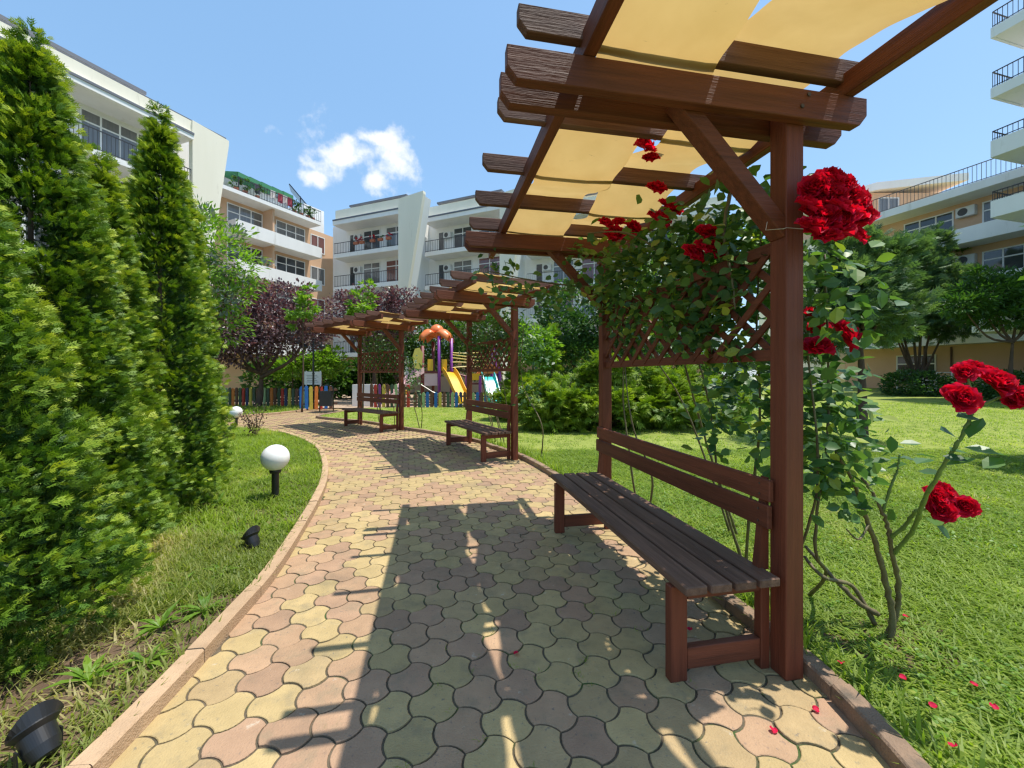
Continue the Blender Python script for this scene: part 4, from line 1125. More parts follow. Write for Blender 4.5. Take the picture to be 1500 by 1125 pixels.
# behind the playground
lb = [(-2.6, 24, 4.0, 2.4, 1.6, 1.6), (-4.6, 24, 3.4, 2.0, 1.5, 1.5), (-.6, 24, 3.4, 1.8, 1.5, 1.5), (-2.8, 24, 2.2, 2.8, 1.4, 1.3)]
tree('lime_tree', 'broad green tree behind the orange playground canopy', 'tree', (-2.6, 24, .03), limbs((-2.6, 24, 0), (-2.6, 24, 1.6), lb, .16), lb, 7000, .16, .27, LEAF4, 'green_leaf', shell=.5)
lb = [(-6.4, 22.6, 2.8, 1.0, .9, 1.2), (-5.6, 22.5, 3.6, .9, .8, 1.0), (-7.2, 22.6, 3.4, .9, .8, 1.0)]
tree('green_shrub_tree', 'dark green tree between the farthest pergola posts', 'tree', (-6.4, 22.6, .03), limbs((-6.4, 22.6, 0), (-6.4, 22.6, 1.2), lb, .1), lb, 3200, .14, .23, LEAF4, 'green_leaf', shell=.5)
lb = [(.65, 13.0, 2.55, .62, .6, .5), (.3, 12.9, 2.15, .45, .45, .4), (1.0, 13.0, 2.2, .45, .45, .45)]
tree('maple_tree', 'small bright green tree beside the middle pergola post', 'tree', (.65, 13, .03), [([(.65, 13, 0), (.67, 13, 1.2), (.65, 13, 2.5)], .05)], lb, 2100, .10, .17, LEAF4, 'bright_leaf', shell=.5)
lb = [(2.7, 15.5, 3.6, 1.5, 1.3, 1.4), (1.8, 15.3, 2.8, 1.1, 1.0, 1.1), (3.8, 15.4, 3.0, 1.3, 1.1, 1.2), (2.6, 15.2, 2.0, 1.6, 1.1, .9), (4.8, 15.6, 3.8, 1.3, 1.2, 1.3), (5.4, 15.4, 2.4, 1.3, 1.1, 1.1)]
tree('linden_tree', 'dense dark green tree behind the lattice of the nearest pergola', 'tree', (2.8, 15.5, .1), limbs((2.8, 15.5, .1), (2.8, 15.5, 1.4), lb, .14), lb, 12500, .12, .20, LEAF4, 'dark_leaf', shell=.5)
# columnar conifer
t = thing('columnar_conifer', 'slim columnar conifer left of the dense dark green tree', 'conifer', (1.35, 13.9, .05))
MB().tube([(0, 0, 0), (0, 0, 2.9)], [.05, .01], 6).build('trunk', 'bark', t)
lobes_crown([(1.35, 13.9, 1.2, .33, .33, 1.0), (1.35, 13.9, 2.3, .24, .24, .8)], 900, .16, .26, SPRAY, 'gold_leaf', t, (1.35, 13.9, .05), up=1.2)
# golden juniper mound
def mound(name, label, cat, base, lobes, n, s0, s1, mt, tpl=SPRAY, group=None, up=.25, **kw):
    t = thing(name, label, cat, base, 0, group)
    b_ = MB()
    for l in lobes: b_.tube([(0, 0, 0), ((l[0] - base[0]) * .5, (l[1] - base[1]) * .5, (l[2] - base[2]) * .3), (l[0] - base[0], l[1] - base[1], l[2] - base[2])], [.05, .04, .015], 6)
    b_.build('stem', 'bark', t)
    lobes_crown(lobes, n, s0, s1, tpl, mt, t, base, up=up, **kw)
    return t
mound('juniper_shrub', 'broad golden green juniper mound between the near and middle pergola', 'shrub', (2.5, 10.7, .1),
      [(2.3, 10.5, .60, 1.3, 1.0, .55), (1.05, 10.5, .50, .8, .8, .5), (3.9, 10.7, .6, 1.2, 1.0, .6), (1.7, 10.5, 1.12, .8, .7, .38), (2.9, 10.7, 1.45, .9, .7, .38), (.62, 10.3, .95, .5, .5, .26), (4.5, 10.9, 1.15, .8, .7, .35), (5.4, 11, .6, .9, .9, .5), (3.7, 10.4, 1.0, .7, .6, .3), (2.2, 10.9, 1.7, .5, .5, .25), (1.2, 10.1, .8, .5, .5, .25), (3.0, 9.9, .7, .7, .5, .3)], 9500, .18, .32, 'gold_leaf', shell=.5, flat=.35, up=.08, jitter=1.4)
mound('juniper_shrub', 'golden green juniper bushes behind the middle pergola bench', 'shrub', (.2, 12.6, .05), [(-.05, 12.6, .55, .5, .5, .5), (.5, 12.6, .7, .7, .6, .6), (.3, 12.7, 1.1, .5, .5, .4)], 2600, .17, .28, 'gold_leaf', shell=.55, flat=.4)
# barberry
for x, y, h, lbl in ((-5.72, 9.15, .75, 'dark red barberry shrub at the corner of the left grass'), (-6.05, 8.7, .5, 'low sparse reddish barberry twigs left of the barberry shrub')):
    t = thing('barberry_shrub', lbl, 'shrub', (x, y, .03), 0, 'barberry shrubs')
    b_ = MB(); C = []
    for k in range(9):
        e = np.array([rnd.uniform(-.24, .24), rnd.uniform(-.2, .2), h * rnd.uniform(.6, 1.0)])
        b_.tube([(0, 0, 0), tuple(e * .5 + np.array([0, 0, .05])), tuple(e)], [.008, .006, .003], 5)
        for q in np.linspace(.3, 1, 7): C.append(np.array([x, y, .03]) + e * q)
    b_.build('stem', 'cane_green', t)
    P, D, Nn, S, tn = leaf_cloud(C, 5 if h > .6 else 2, .05, .035, .06)
    scatter('foliage', LEAF4, P - np.array([x, y, .03]), frames(D, Nn, S), tn, 'berberis_leaf', t)
# right-hand side
def gzf(x, y): return float(gz(x, y)) + .03
b0 = (7.05, 8.25, gzf(7.05, 8.25))
lb = [(6.6, 8.4, 3.0, .9, .8, .9), (7.4, 8.5, 3.5, .8, .7, .8), (6.2, 8.4, 2.3, .7, .6, .6), (7.7, 8.5, 2.7, .6, .6, .6), (6.7, 8.4, 3.9, .6, .6, .5), (7.9, 8.7, 3.8, .6, .6, .5)]
tree('pine_tree', 'grey green conifer with dark straight trunk right of the rose covered post', 'conifer', b0, limbs(b0, (7.05, 8.3, 2.2), lb, .115), lb, 6000, .15, .27, SPRAY, 'grey_leaf', None, up=.6, flat=1.0, shell=.35)
b1_ = (21.6, 21.8, gzf(21.6, 21.8))
lb = [(20.4, 21.8, 5.0, 1.8, 1.5, 1.5), (22.6, 21.8, 5.4, 1.8, 1.5, 1.6), (21.2, 21.9, 6.9, 1.6, 1.4, 1.4), (19.6, 21.8, 6.3, 1.3, 1.2, 1.2), (23.4, 22, 4.2, 1.3, 1.2, .9), (20.2, 21.7, 3.8, 1.4, 1.2, .8), (22.0, 21.8, 8.2, 1.1, 1.0, .8)]
tr_ = [([b1_, (np.array(b1_) + np.array([0, 0, .5])), (np.array(l[:3]) * .45 + np.array(b1_) * .55 + np.array([0, 0, .2])), np.array(l[:3])], .10) for l in lb]
tree('multi_stem_tree', 'wide multi stemmed grey green tree in front of the right building', 'tree', b1_, tr_, lb, 9500, .26, .46, SPRAY, 'grey_leaf', None, up=.4, flat=.9, shell=.35)
lb = [(25.4, 25, 9.2, 1.5, 1.2, .6), (24.3, 25, 8.4, 1.6, 1.2, .6), (26.6, 25, 8.6, 1.5, 1.2, .6), (25.4, 25, 7.6, 1.9, 1.3, .7), (25.2, 25, 6.4, 1.9, 1.3, .8)]
b2_ = (25.2, 25, gzf(25.2, 25))
tree('honey_locust', 'tall bright yellow green tree behind the multi stemmed one', 'tree', b2_, limbs(b2_, (25.2, 25, 4.5), lb, .15), lb, 9000, .24, .42, LONGLEAF, 'bright_leaf', None, shell=.35)
b3_ = (20.8, 17.2, gzf(20.8, 17.2))
lb = [(19.4, 17, 4.6, 1.3, 1.1, .7), (21.0, 17, 4.9, 1.5, 1.2, .8), (20.2, 17, 3.9, 1.3, 1.1, .5), (18.4, 16.8, 4.3, .8, .8, .45), (21.4, 17, 3.9, 1.2, 1.0, .6), (22.4, 17.2, 5.2, 1.3, 1.1, .8), (19.6, 17, 5.5, .8, .7, .4)]
tree('locust_tree', 'dark green tree with drooping feathered twigs before the lower right balconies', 'tree', b3_, limbs(b3_, (20.9, 17.1, 2.8), lb, .12), lb, 9000, .18, .30, LONGLEAF, 'green_leaf', None, shell=.35)
lb = [(9.0, 5.9, 3.4, .9, .9, .7), (9.8, 6.2, 3.9, .8, .8, .6), (9.5, 5.4, 3.0, .7, .7, .5)]
tree('shade_tree', 'tree just past the right edge whose shade falls on the lawn', 'tree', (9.6, 6.0, .03), limbs((9.6, 6, 0), (9.55, 5.95, 2.2), lb, .09), lb, 3800, .12, .2, LEAF4, 'green_leaf', shell=.4)
for i, (x, y, rx, ry, h, lbl) in enumerate(((20.6, 21.0, 1.5, .9, 1.15, 'clipped dark hedge bush left of the white balustrade'), (24.2, 20.4, 2.3, 1.0, 1.1, 'long clipped dark hedge below the white balustrade'), (22.2, 17.6, 1.6, .9, 1.2, 'clipped dark hedge bush behind the tall rose shoot'))):
    z0 = gzf(x, y)
    mound('hedge_bush', lbl, 'hedge', (x, y, z0), [(x, y, z0 + h * .5, rx, ry, h * .55), (x - rx * .5, y, z0 + h * .45, rx * .5, ry * .9, h * .5), (x + rx * .5, y, z0 + h * .45, rx * .5, ry * .9, h * .5)], 3600, .10, .17, 'dark_leaf', LEAF4, 'clipped dark hedge bushes', shell=.85)
lb = [(16.5, 26.5, 2.0, 2.2, 1.2, 1.2), (12.5, 26, 2.4, 2.2, 1.2, 1.6), (8.5, 25, 2.8, 2.4, 1.2, 1.9)]
for (x, y, r, zt, lbl) in ((-13.5, 23.5, 1.7, 2.4, 'green bush behind the picket fence left of the plum trunk'), (-10.6, 24, 1.6, 2.1, 'green bush behind the round trees of the gate'), (-8.2, 24.5, 1.4, 2.6, 'green bush behind the farthest pergola bench'), (12.2, 25, 2.3, 3.4, 'wide green bush far behind the rose covered lattice'), (8.2, 25.5, 2.6, 4.2, 'tall green bush mass behind the near lattice'), (4.6, 25.5, 2.6, 3.8, 'green bush mass behind the dense dark tree')):
    mound('tall_bush', lbl, 'bush', (x, y, gzf(x, y)), [(x, y, zt * .5, r, r * .6, zt * .5), (x - r * .5, y, zt * .4, r * .6, r * .5, zt * .4), (x + r * .5, y, zt * .6, r * .6, r * .5, zt * .35)], 3000, .2, .34, 'green_leaf', LEAF4, 'green bushes before the buildings')

# ------------------------------------------------------------------ apartment buildings
def block(label, p0, p1, name='apartment_building', group='apartment blocks round the garden'):
    """p0 -> p1 is the balcony front seen from the garden, left to right; local x along it, y into the building"""
    a = math.atan2(p1[1] - p0[1], p1[0] - p0[0])
    return thing(name, label, 'building', (p0[0], p0[1], 0), a, group), math.hypot(p1[0] - p0[0], p1[1] - p0[1])
def window(t, x0, x1, y, z0, z1, cols, transom=None, pane='pane_dark', fr='frame_white', w=.07):
    """framed window standing on the wall face y; one frame mesh with a pane mesh below it"""
    b = MB(); f0, f1 = y - .05, y - .003
    b.box(x0, x1, f0, f1, z0, z0 + w); b.box(x0, x1, f0, f1, z1 - w, z1)
    for k in range(cols + 1):
        xc = x0 + (x1 - x0 - w) * k / cols
        b.box(xc, xc + w, f0 + .002, f1, z0 + w, z1 - w)
    if transom: b.box(x0 + w, x1 - w, f0 + .004, f1, transom, transom + w)
    f = b.build('window', fr, t)
    MB().box(x0 + w * .5, x1 - w * .5, y - .025, y - .004, z0 + w * .5, z1 - w * .5).build('pane', pane, f)
    return f
def ac_unit(t, x, y, z, s=1.0):
    o = MB().box(x, x + .80 * s, y - .32, y - .02, z, z + .56 * s).build('air_conditioner', 'ac_white', t)
    b = MB(); n = 16; cx, cz, r = x + .30 * s, z + .28 * s, .22 * s
    b.add([(cx + r * math.cos(6.283 * k / n), y - .323, cz + r * math.sin(6.283 * k / n)) for k in range(n)], [tuple(range(n))])
    b.build('fan_grille', 'ac_grille', o)
def railing(t, x0, x1, y, z0, h=.95, step=.16, ends=None, side=0, mt='rail_dark', bar=.018):
    b = MB()
    b.box(x0, x1, y, y + .04, z0 + h - .04, z0 + h); b.box(x0, x1, y + .005, y + .035, z0 + .06, z0 + .09)
    n = max(1, int((x1 - x0) / step))
    for k in range(n + 1):
        x = x0 + (x1 - x0 - bar) * k / n
        b.box(x, x + bar, y + .01, y + .028, z0, z0 + h - .04)
    if ends:
        for x in ends:
            b.box(x, x + .04, y + .04, y + side, z0 + h - .04, z0 + h)
            m_ = int(side / step)
            for k in range(1, m_): b.box(x + .01, x + .028, y + side * k / m_, y + side * k / m_ + bar, z0, z0 + h - .04)
    return b.build('railing', mt, t)
LV = [3.0, 5.8, 8.6, 11.4, 14.2]
DP = 1.5
# --- left block, near wing: white slab edge, cream attic band, flared end fin
tA, LA1 = block('near left apartment wing with cream attic band, white slab edge and flared end wall', (-20.35, 15.0), (-16.65, 24.1))
X0 = -13.0
# its front runs on towards the viewer beyond the frame
MB().box(X0, LA1 - .3, DP, 10, 0, 15.2).build('wall', 'plaster_white', tA)
MB().box(X0, LA1 - 1.9, .10, DP - .003, 14.55, 15.28).build('attic_band', 'plaster_cream', tA)
MB().box(X0, LA1 - 1.95, -.12, DP - .006, 14.2, 14.54).build('roof_slab', 'plaster_white', tA)
MB().box(X0, LA1 - 1.95, -.16, -.122, 14.44, 14.56).build('gutter', 'slate_edge', tA)
MB().box(X0, LA1 - .1, .10, .22, 15.283, 15.34).build('coping', 'slate_edge', tA)
MB().box(X0, LA1 - 3.6, 1.8, 6, 15.2, 16.2).build('penthouse', 'plaster_white', tA)
MB().box(X0, LA1 - 3.3, 1.5, 6.4, 16.2, 16.36).build('penthouse_roof', 'slate_edge', tA)
# flared fin: right edge leans out with height
zt, zb = 15.30, 0.0
MB().prism([(LA1 - 1.95, 0), (LA1 - 1.0, 0), (LA1 - .95, 8), (LA1, zt - .35), (LA1, zt - .1), (LA1 - 1.95, zt)], 1, 0, .32).build('end_wall', 'plaster_cream', tA)
for k, z in enumerate(LV[:4]):
    MB().box(X0, LA1 - 1.96, 0, DP - .003, z, z + .26).build('balcony_slab', 'plaster_white', tA)
    railing(tA, -6, LA1 - 2.0, .03, z + .26)
    for wx in (-3.2, .2, 3.9):
        window(tA, wx, wx + 3.0, DP, z + .34, z + 2.6, 4, z + 2.0, 'pane_curtain' if k % 2 else 'pane_dark')
    ac_unit(tA, LA1 - 2.9, DP, z + 1.6, 1.1)
    MB().box(LA1 - 4.2 - 4.2, LA1 - 8.1, .02, DP - .005, z + .262, z + 2.79).build('party_wall', 'plaster_white', tA)
# --- left block, far wing: solid white parapets and a roof terrace
p0, p1 = (-19.5, 28.5), (-16.3, 35.0)
tA2, L2 = block('far left apartment wing with solid white balcony parapets and green roof awning', p0, p1)
LB = L2 + 2.6
MB().box(-2, LB, DP, 9, 0, 14.2).build('wall', 'plaster_orange', tA2)
MB().box(-2, L2 - .1, 4.2, 9, 14.46, 16.9).build('penthouse', 'plaster_white', tA2)
MB().box(-2, L2, 3.9, 9.2, 16.9, 17.05).build('penthouse_roof', 'slate_edge', tA2)
for k, z in enumerate(LV):
    MB().box(.2 - (2 if k == 4 else 0), L2, 0, DP + (2.7 if k == 4 else -.003), z, z + .26).build('balcony_slab', 'plaster_soffit' if 0 else 'plaster_white', tA2)
    if k < 4:
        MB().prism([(.2, z - .02), (L2, z - .02), (L2, z + .85), (.2, z + .98)], 1, -.10, -.003).build('balcony_parapet', 'plaster_white', tA2)
        MB().box(.2, .30, -.003, DP - .01, z + .262, z + .98).build('balcony_parapet', 'plaster_white', tA2)
        for (a, b_, c) in ((.5, 3.1, 3), (4.2, 6.8, 3)):
            window(tA2, a, b_, DP, z + .36, z + 2.55, c, z + 1.9, 'pane_curtain' if (k + int(a)) % 2 else 'pane_dark')
        MB().box(3.15, 3.3, .3, DP - .006, z + .262, z + 2.797).build('party_wall', 'plaster_orange', tA2)
        ac_unit(tA2, 3.35, DP, z + 1.5, .9)
        if k == 3: ac_unit(tA2, 3.35, DP, z + .9, .9)
        window(tA2, L2 + .1, L2 + 1.55, DP, z + .9, z + 2.4, 2, None, 'pane_red' if k % 2 else 'pane_curtain')
railing(tA2, .1, L2, .02, 14.46, .95, .2)
b = MB()
for k in range(5):
    x = .6 + k * .85
    b.add([(x, .3, 15.9), (x + .85, .3, 15.85), (x + .85, 3.9, 16.75), (x, 3.9, 16.8)], [(0, 1, 2, 3)])
    b.add([(x, .3, 15.9), (x + .85, .3, 15.85), (x + .85, .28, 15.55), (x, .28, 15.6)], [(0, 1, 2, 3)])
aw = b.build('awning', 'awning_green', tA2); aw.modifiers.new('thick', 'SOLIDIFY').thickness = .02
b = MB()
for x in (.62, 2.7, 4.8): b.box(x, x + .04, .3, .34, 14.47, 15.9)
b.build('awning_post', 'rail_dark', tA2)
def local(t, x, y, z):
    a = t.rotation_euler.z
    return (t.location.x + x * math.cos(a) - y * math.sin(a), t.location.y + x * math.sin(a) + y * math.cos(a), z)
# laundry and potted plants on that terrace
POTS = ['leafy potted plant at the far left corner of the roof terrace', 'second potted plant from the left corner of the roof terrace', 'potted plant under the left part of the green awning', 'potted plant just right of the green awning on the roof terrace',
        'potted plant in the middle of the uncovered roof terrace railing', 'second potted plant from the right end of the roof terrace', 'potted plant at the right end of the roof terrace near the solar panel']
FBX = ['leftmost red flower box on the upper railing of the back bay', 'second red flower box from the left on the back bay railing', 'middle red flower box on the back bay railing', 'green flower box without red blooms on the back bay railing', 'rightmost red flower box, beside the cream fin of the back bay']
for k, (x, c, lbl) in enumerate(((2.9, .05, 'white laundry shirt'), (3.5, .33, 'dark red towel'), (3.9, .1, 'pale cloth'), (4.3, .36, 'red and white towel'), (1.7, .7, 'dark garment'))):
    me = MB().add([(0, 0, 0), (.4, .02, 0), (.42, .05, -.7), (.2, -.03, -.74), (.01, .04, -.68)], [(0, 1, 2, 3, 4)]).mesh('laundry', 'cloth_mix')
    at_ = me.attributes.new('tint', 'FLOAT', 'POINT'); at_.data.foreach_set('value', [c] * 5)
    o = link('laundry', me, None, local(tA2, x, .18, 15.55), (0, 0, tA2.rotation_euler.z)); o.modifiers.new('thick', 'SOLIDIFY').thickness = .01
    tag(o, lbl + ' hanging under the green roof awning', 'laundry', 'laundry on the roof terrace')
for k, x in enumerate((.5, 1.1, 2.0, 5.0, 5.6, 6.2, 6.7)):
    q = local(tA2, x, .35, 14.46)
    t = thing('potted_plant', POTS[k], 'plant', q, 0, 'plants on the roof terrace')
    MB().lathe([(.13, 0), (.17, .28), (.15, .27)], 10).build('pot', 'terracotta', t)
    lobes_crown([(q[0], q[1], q[2] + .65, .32, .32, .42)], 160, .10, .2, LEAF4, 'green_leaf', t, q, name='foliage')
# solar panel on the corner
sp = thing('solar_panel', 'tilted dark solar panel on the roof corner between the two wings', 'solar panel', local(tA2, L2 + .3, 2.4, 0), tA2.rotation_euler.z)
MB().box(-.8, 1.2, -.9, 1.6, 14.2, 16.2).build('stair_head', 'plaster_white', sp)
d_ = Vector((1.08, -.87, -1.6)); MB().bar((-.75, 1.0, 17.95), (.33, .13, 16.35), 1.7, .09, Vector((.60, .79, .10)).cross(d_)).build('panel', 'panel_blue', sp)
MB().tube([(-.5, 0, 16.2), (-.5, 0, 17.1)], .04, 6).build('strut', 'rail_dark', sp)
# --- back block: two stepped bays with flared fins
def bay(label, p0, p1, fin=True, n_win=2, flip=False):
    t, Lb = block(label, p0, p1)
    MB().box(-1.6, Lb, DP, 9, 3.0, 14.75).build('wall', 'plaster_white', t)
    MB().box(-1.6, Lb, DP - .2, 9, 0, 2.9).build('ground_storey', 'plaster_orange', t)
    MB().box(0, Lb - .02, .20, DP - .003, 14.62, 15.5).build('attic_band', 'plaster_cream', t)
    MB().box(0, Lb - .01, -.1, DP - .006, 14.15, 14.61).build('roof_slab', 'plaster_white', t)
    MB().box(0, Lb - .01, -.14, -.102, 14.50, 14.62).build('gutter', 'slate_edge', t)
    MB().box(.0, Lb - 1.2, 2.2, 7, 14.75, 16.5).build('penthouse', 'plaster_cream', t)
    MB().box(-.1, Lb - .9, 1.9, 7.2, 16.5, 16.65).build('penthouse_roof', 'slate_edge', t)
    window(t, 2.2, 5.0, 2.2, 15.2, 16.3, 3, None, 'pane_dark', 'frame_brown')
    for k, z in enumerate(LV[:4]):
        MB().box(0, Lb - .02, 0, DP - .003, z - .04, z + .3).build('balcony_slab', 'plaster_white', t)
        railing(t, .02, Lb - .04, .03, z + .3, .95, .17)
        window(t, 1.9, 3.7, DP, z + .34, z + 2.5, 2, z + 1.95, ('pane_red', 'pane_red', 'pane_curtain', 'pane_dark')[k])
        window(t, 4.3, 6.4, DP, z + .34, z + 2.5, 2, z + 1.95, ('pane_red', 'pane_curtain', 'pane_red', 'pane_curtain')[k])
        window(t, .35, 1.0, DP, z + .34, z + 2.4, 1, None, 'pane_dark')
        ac_unit(t, 1.05, DP, z + 1.7, .9)
    return t, Lb
def fin(t, x0, w0, w1, zt, mt='plaster_cream'):
    MB().prism([(x0, 0), (x0 + w0, 0), (x0 + w0, 5.0), (x0 + w1, zt - .2), (x0 + w1, zt), (x0, zt - .25)], 1, -.35, -.02).build('end_wall', mt, t)
    MB().prism([(x0 + .05, 0), (x0 + w0 - .02, 0), (x0 + w0 - .02, 5.0), (x0 + w1 - .02, zt - .3), (x0 + .05, zt - .3)], 1, -.018, .75).build('side_wall', 'plaster_white', t)
tB1, Lb1 = bay('back apartment bay with red flower boxes on its upper railing', (-15.2, 34.9), (-8.75, 32.3))
fin(tB1, Lb1, .25, 2.3, 15.45)
tB2, Lb2 = bay('second back apartment bay right of the cream flared fin wall', (-7.3, 34.3), (-.8, 31.4))
fin(tB2, Lb2, .25, 2.2, 15.45)
tB3, Lb3 = bay('third back apartment bay behind the middle pergola roof and the trees', (1.2, 34.0), (8.2, 31.4))
MB().box(Lb3, Lb3 + .5, -.3, 3, 0, 15.6).build('end_wall', 'plaster_orange', tB3)
tB4, Lb4 = bay('fourth back apartment bay hidden behind trees and the nearest lattice', (9.6, 34.2), (16.6, 32.0))
for k, x in enumerate((2.5, 3.1, 4.2, 5.0, 5.8)):
    q = local(tB1, x, -.05, 11.7 + .55)
    t = thing('flower_box', FBX[k], 'flower box', q, tB1.rotation_euler.z, 'flower boxes on the back bay')
    MB().box(-.22, .22, -.10, .08, 0, .2).build('box', 'terracotta', t)
    lobes_crown([(q[0], q[1], q[2] + .32, .25, .16, .2)], 110, .06, .12, LEAF4, 'rose_petal' if k != 3 else 'green_leaf', t, q, name='blooms')
# ground floor strip of the back block: orange plinth with windows
# --- right block
p0, p1 = (23.4, 28.0), (26.2, 20.0)
tC, LC = block('right apartment block with long white balcony bands and a roof terrace railing', p0, p1)
LVC = [3.2, 6.0, 8.8]
MB().box(-1.5, LC + 4, DP, 11, 0, 11.5).build('wall', 'plaster_orange', tC)
MB().box(-1.0, LC + 4, -.1, DP + 3, 11.5, 11.95).build('roof_slab', 'plaster_white', tC)
railing(tC, -.9, LC + 4, 0, 11.95, 1.0, .18)
for k, z in enumerate(LVC):
    MB().box(-1.0 if k == 0 else 1.2 + .4 * k, LC + 4, 0, DP - .003, z, z + .24).build('balcony_slab', 'plaster_white', tC)
    MB().prism([(-1.0 if k == 0 else 1.2 + .4 * k, z - .03), (LC + 4, z - .03), (LC + 4, z + .95), (-1.0 if k == 0 else 1.6 + .4 * k, z + .75)], 1, -.12, -.003).build('balcony_parapet', 'plaster_white', tC)
    for a in (2.0, 5.6, 9.0):
        window(tC, a, a + 2.4, DP, z + .3, z + 2.4, 3, z + 1.85, 'pane_curtain' if (k + int(a)) % 2 else 'pane_dark')
    ac_unit(tC, 4.6, DP, z + 1.8, 1.0); ac_unit(tC, 8.1, DP, z + 1.8, 1.0)
for a, b_ in ((1.6, 3.6), (9.6, 11)):
    window(tC, a, b_, DP, .5, 2.7, 2, 2.1, 'pane_dark')
MB().tube([(4.3, DP - .06, .2), (4.3, DP - .06, 3.1)], .05, 8).build('drainpipe', 'frame_brown', tC)
MB().tube([(8.6, DP - .06, .2), (8.6, DP - .06, 3.1)], .05, 8).build('drainpipe', 'frame_brown', tC)
bl = thing('balustrade', 'white metal balustrade of horizontal bars on the ground floor terrace of the right block', 'fence', local(tC, 4.2, -1.2, .25), tC.rotation_euler.z)
n_ = 14
for k in range(n_ + 1):
    MB().box(k * .62, k * .62 + .06, 0, .05, 0, 1.35).build('baluster', 'frame_white', bl)
for k in range(6):
    MB().box(.062, n_ * .62, .01, .04, .22 + k * .215, .26 + k * .215).build('rail', 'frame_white', bl)
# far cross wing with the orange attic
tE, LE = block('beige cross wing with an orange attic storey and slanted roof edge', (25.6, 33.5), (40, 33.5))
MB().box(0, LE, 0, 9, 0, 13.2).build('wall', 'plaster_cream', tE)
MB().box(1.6, LE, .6, 9, 13.2, 16.6).build('attic', 'plaster_orange', tE)
MB().prism([(.6, 15.9), (4.6, 16.7), (12.0, 17.5), (12, 18.1), (4.4, 17.3), (.3, 16.1)], 1, .2, 9).build('roof', 'plaster_white', tE)
window(tE, 4.9, 6.6, .6, 14.6, 16.2, 2, None, 'pane_curtain')
window(tE, 1.9, 3.1, .6, 13.6, 15.6, 2, None, 'pane_dark')
railing(tE, .2, 3.6, .05, 13.2, .95, .2)
MB().tube([(3.9, .5, 13.2), (3.9, .5, 16.2)], .07, 8).build('drainpipe', 'frame_brown', tE)
# tall block at the right edge, its balcony corners in view
tD, LD = block('tall apartment block at the right edge with stacked grey balconies', (22.4, 19.0), (25.4, 8.0))
MB().box(.6, LD, 2.4, 10, 0, 19.5).build('wall', 'plaster_white', tD)
for k, z in enumerate((3.4, 6.2, 8.75, 11.55, 14.3, 17.1)):
    if k == 1: continue
    y0 = 0.0 if k else -.9
    x0 = 0.0 if k else -.2
    MB().box(x0, LD, y0, 2.397, z, z + .2).build('balcony_slab', 'plaster_white', tD)
    h_ = .75 if k != 4 and k != 5 else .45
    MB().box(x0, LD, y0 - .1, y0 - .003, z - .02, z + h_).build('balcony_parapet', 'plaster_white', tD)
    MB().box(x0 - .1, x0 - .003, y0 - .1, 2.39, z - .02, z + h_).build('balcony_parapet', 'plaster_white', tD)
    railing(tD, x0 - .06, 6, y0 - .07, z + h_, 1.05 - h_ + .15, .16, (x0 - .07,), 2.2)

# ------------------------------------------------------------------ playground
def fence(label, a, b, h, cols, group='picket fences of the playground', z=.04):
    a, b = Vector((*a, z)), Vector((*b, z)); d = b - a; Lf = d.length; ang = math.atan2(d.y, d.x)
    t = thing('picket_fence', label, 'fence', tuple(a), ang, group)
    for zz in (.18, h - .22): MB().box(0, Lf, .022, .06, zz, zz + .07).build('rail', 'paint_brown', t)
    n = int(Lf / .178); cache = {}
    for k in range(n):
        c = cols[k % len(cols)]; hh = h * (1.0 if k % 2 else .985)
        if c not in cache:
            cache[c] = MB().prism([(0, 0), (.125, 0), (.125, h - .05), (.0625, h), (0, h - .05)], 1, -.022, .020).mesh('picket', 'paint_' + c)
        link('picket', cache[c], t, (k * .178 + rnd.uniform(-.006, .006), 0, rnd.uniform(-.02, .015)), (0, rnd.gauss(0, .008), 0))
    return t
fence('long mixed colour picket fence behind the purple plum tree', (-16.2, 19.0), (-8.6, 17.6), .82, ['brown', 'dgreen', 'red', 'navy', 'yellow', 'dgreen', 'brown', 'blue', 'palegreen', 'dgreen', 'orange'])
fence('short fence with blue, yellow and red pickets left of the playground gate', (-8.45, 16.3), (-7.2, 16.9), .95, ['blue', 'blue', 'yellow', 'orange', 'red', 'blue', 'brown'])
fence('picket fence with red, purple and yellow pickets right of the playground gate', (-6.1, 17.6), (-4.2, 17.5), 1.0, ['brown', 'red', 'purple', 'yellow', 'brown', 'dgreen', 'palegreen', 'blue'])
fence('blue, yellow and green picket fence in front of the slides', (-4.2, 17.5), (1.6, 17.3), .66, ['brown', 'dgreen', 'palegreen', 'blue', 'brown', 'blue', 'yellow', 'brown', 'dgreen', 'palegreen', 'blue', 'navy'])
# play tower
PT = (-3.62, 19.2)
t = thing('play_tower', 'play tower with orange petal canopy, purple posts, pink slide and yellow slide', 'play tower', (PT[0], PT[1], .04), R(18))
w = .62
for (x, y, m_, hh) in ((-w, -w * .9, 'plastic_maroon', 2.7), (.12, -w, 'plastic_purple', 3.15), (w + .12, -w * .4, 'plastic_purple', 3.1), (0, w, 'plastic_maroon', 3.0)):
    MB().tube([(x, y, 0), (x, y, hh)], .075, 12).build('tower_post', m_, t, smooth=True)
MB().box(-w - .05, w + .15, -w, w, 1.46, 1.55).build('deck', 'plastic_maroon', t)
MB().box(-w + .08, .04, -w + .03, -w + .06, .9, 1.45).build('skirt_panel', 'plastic_pink', t)
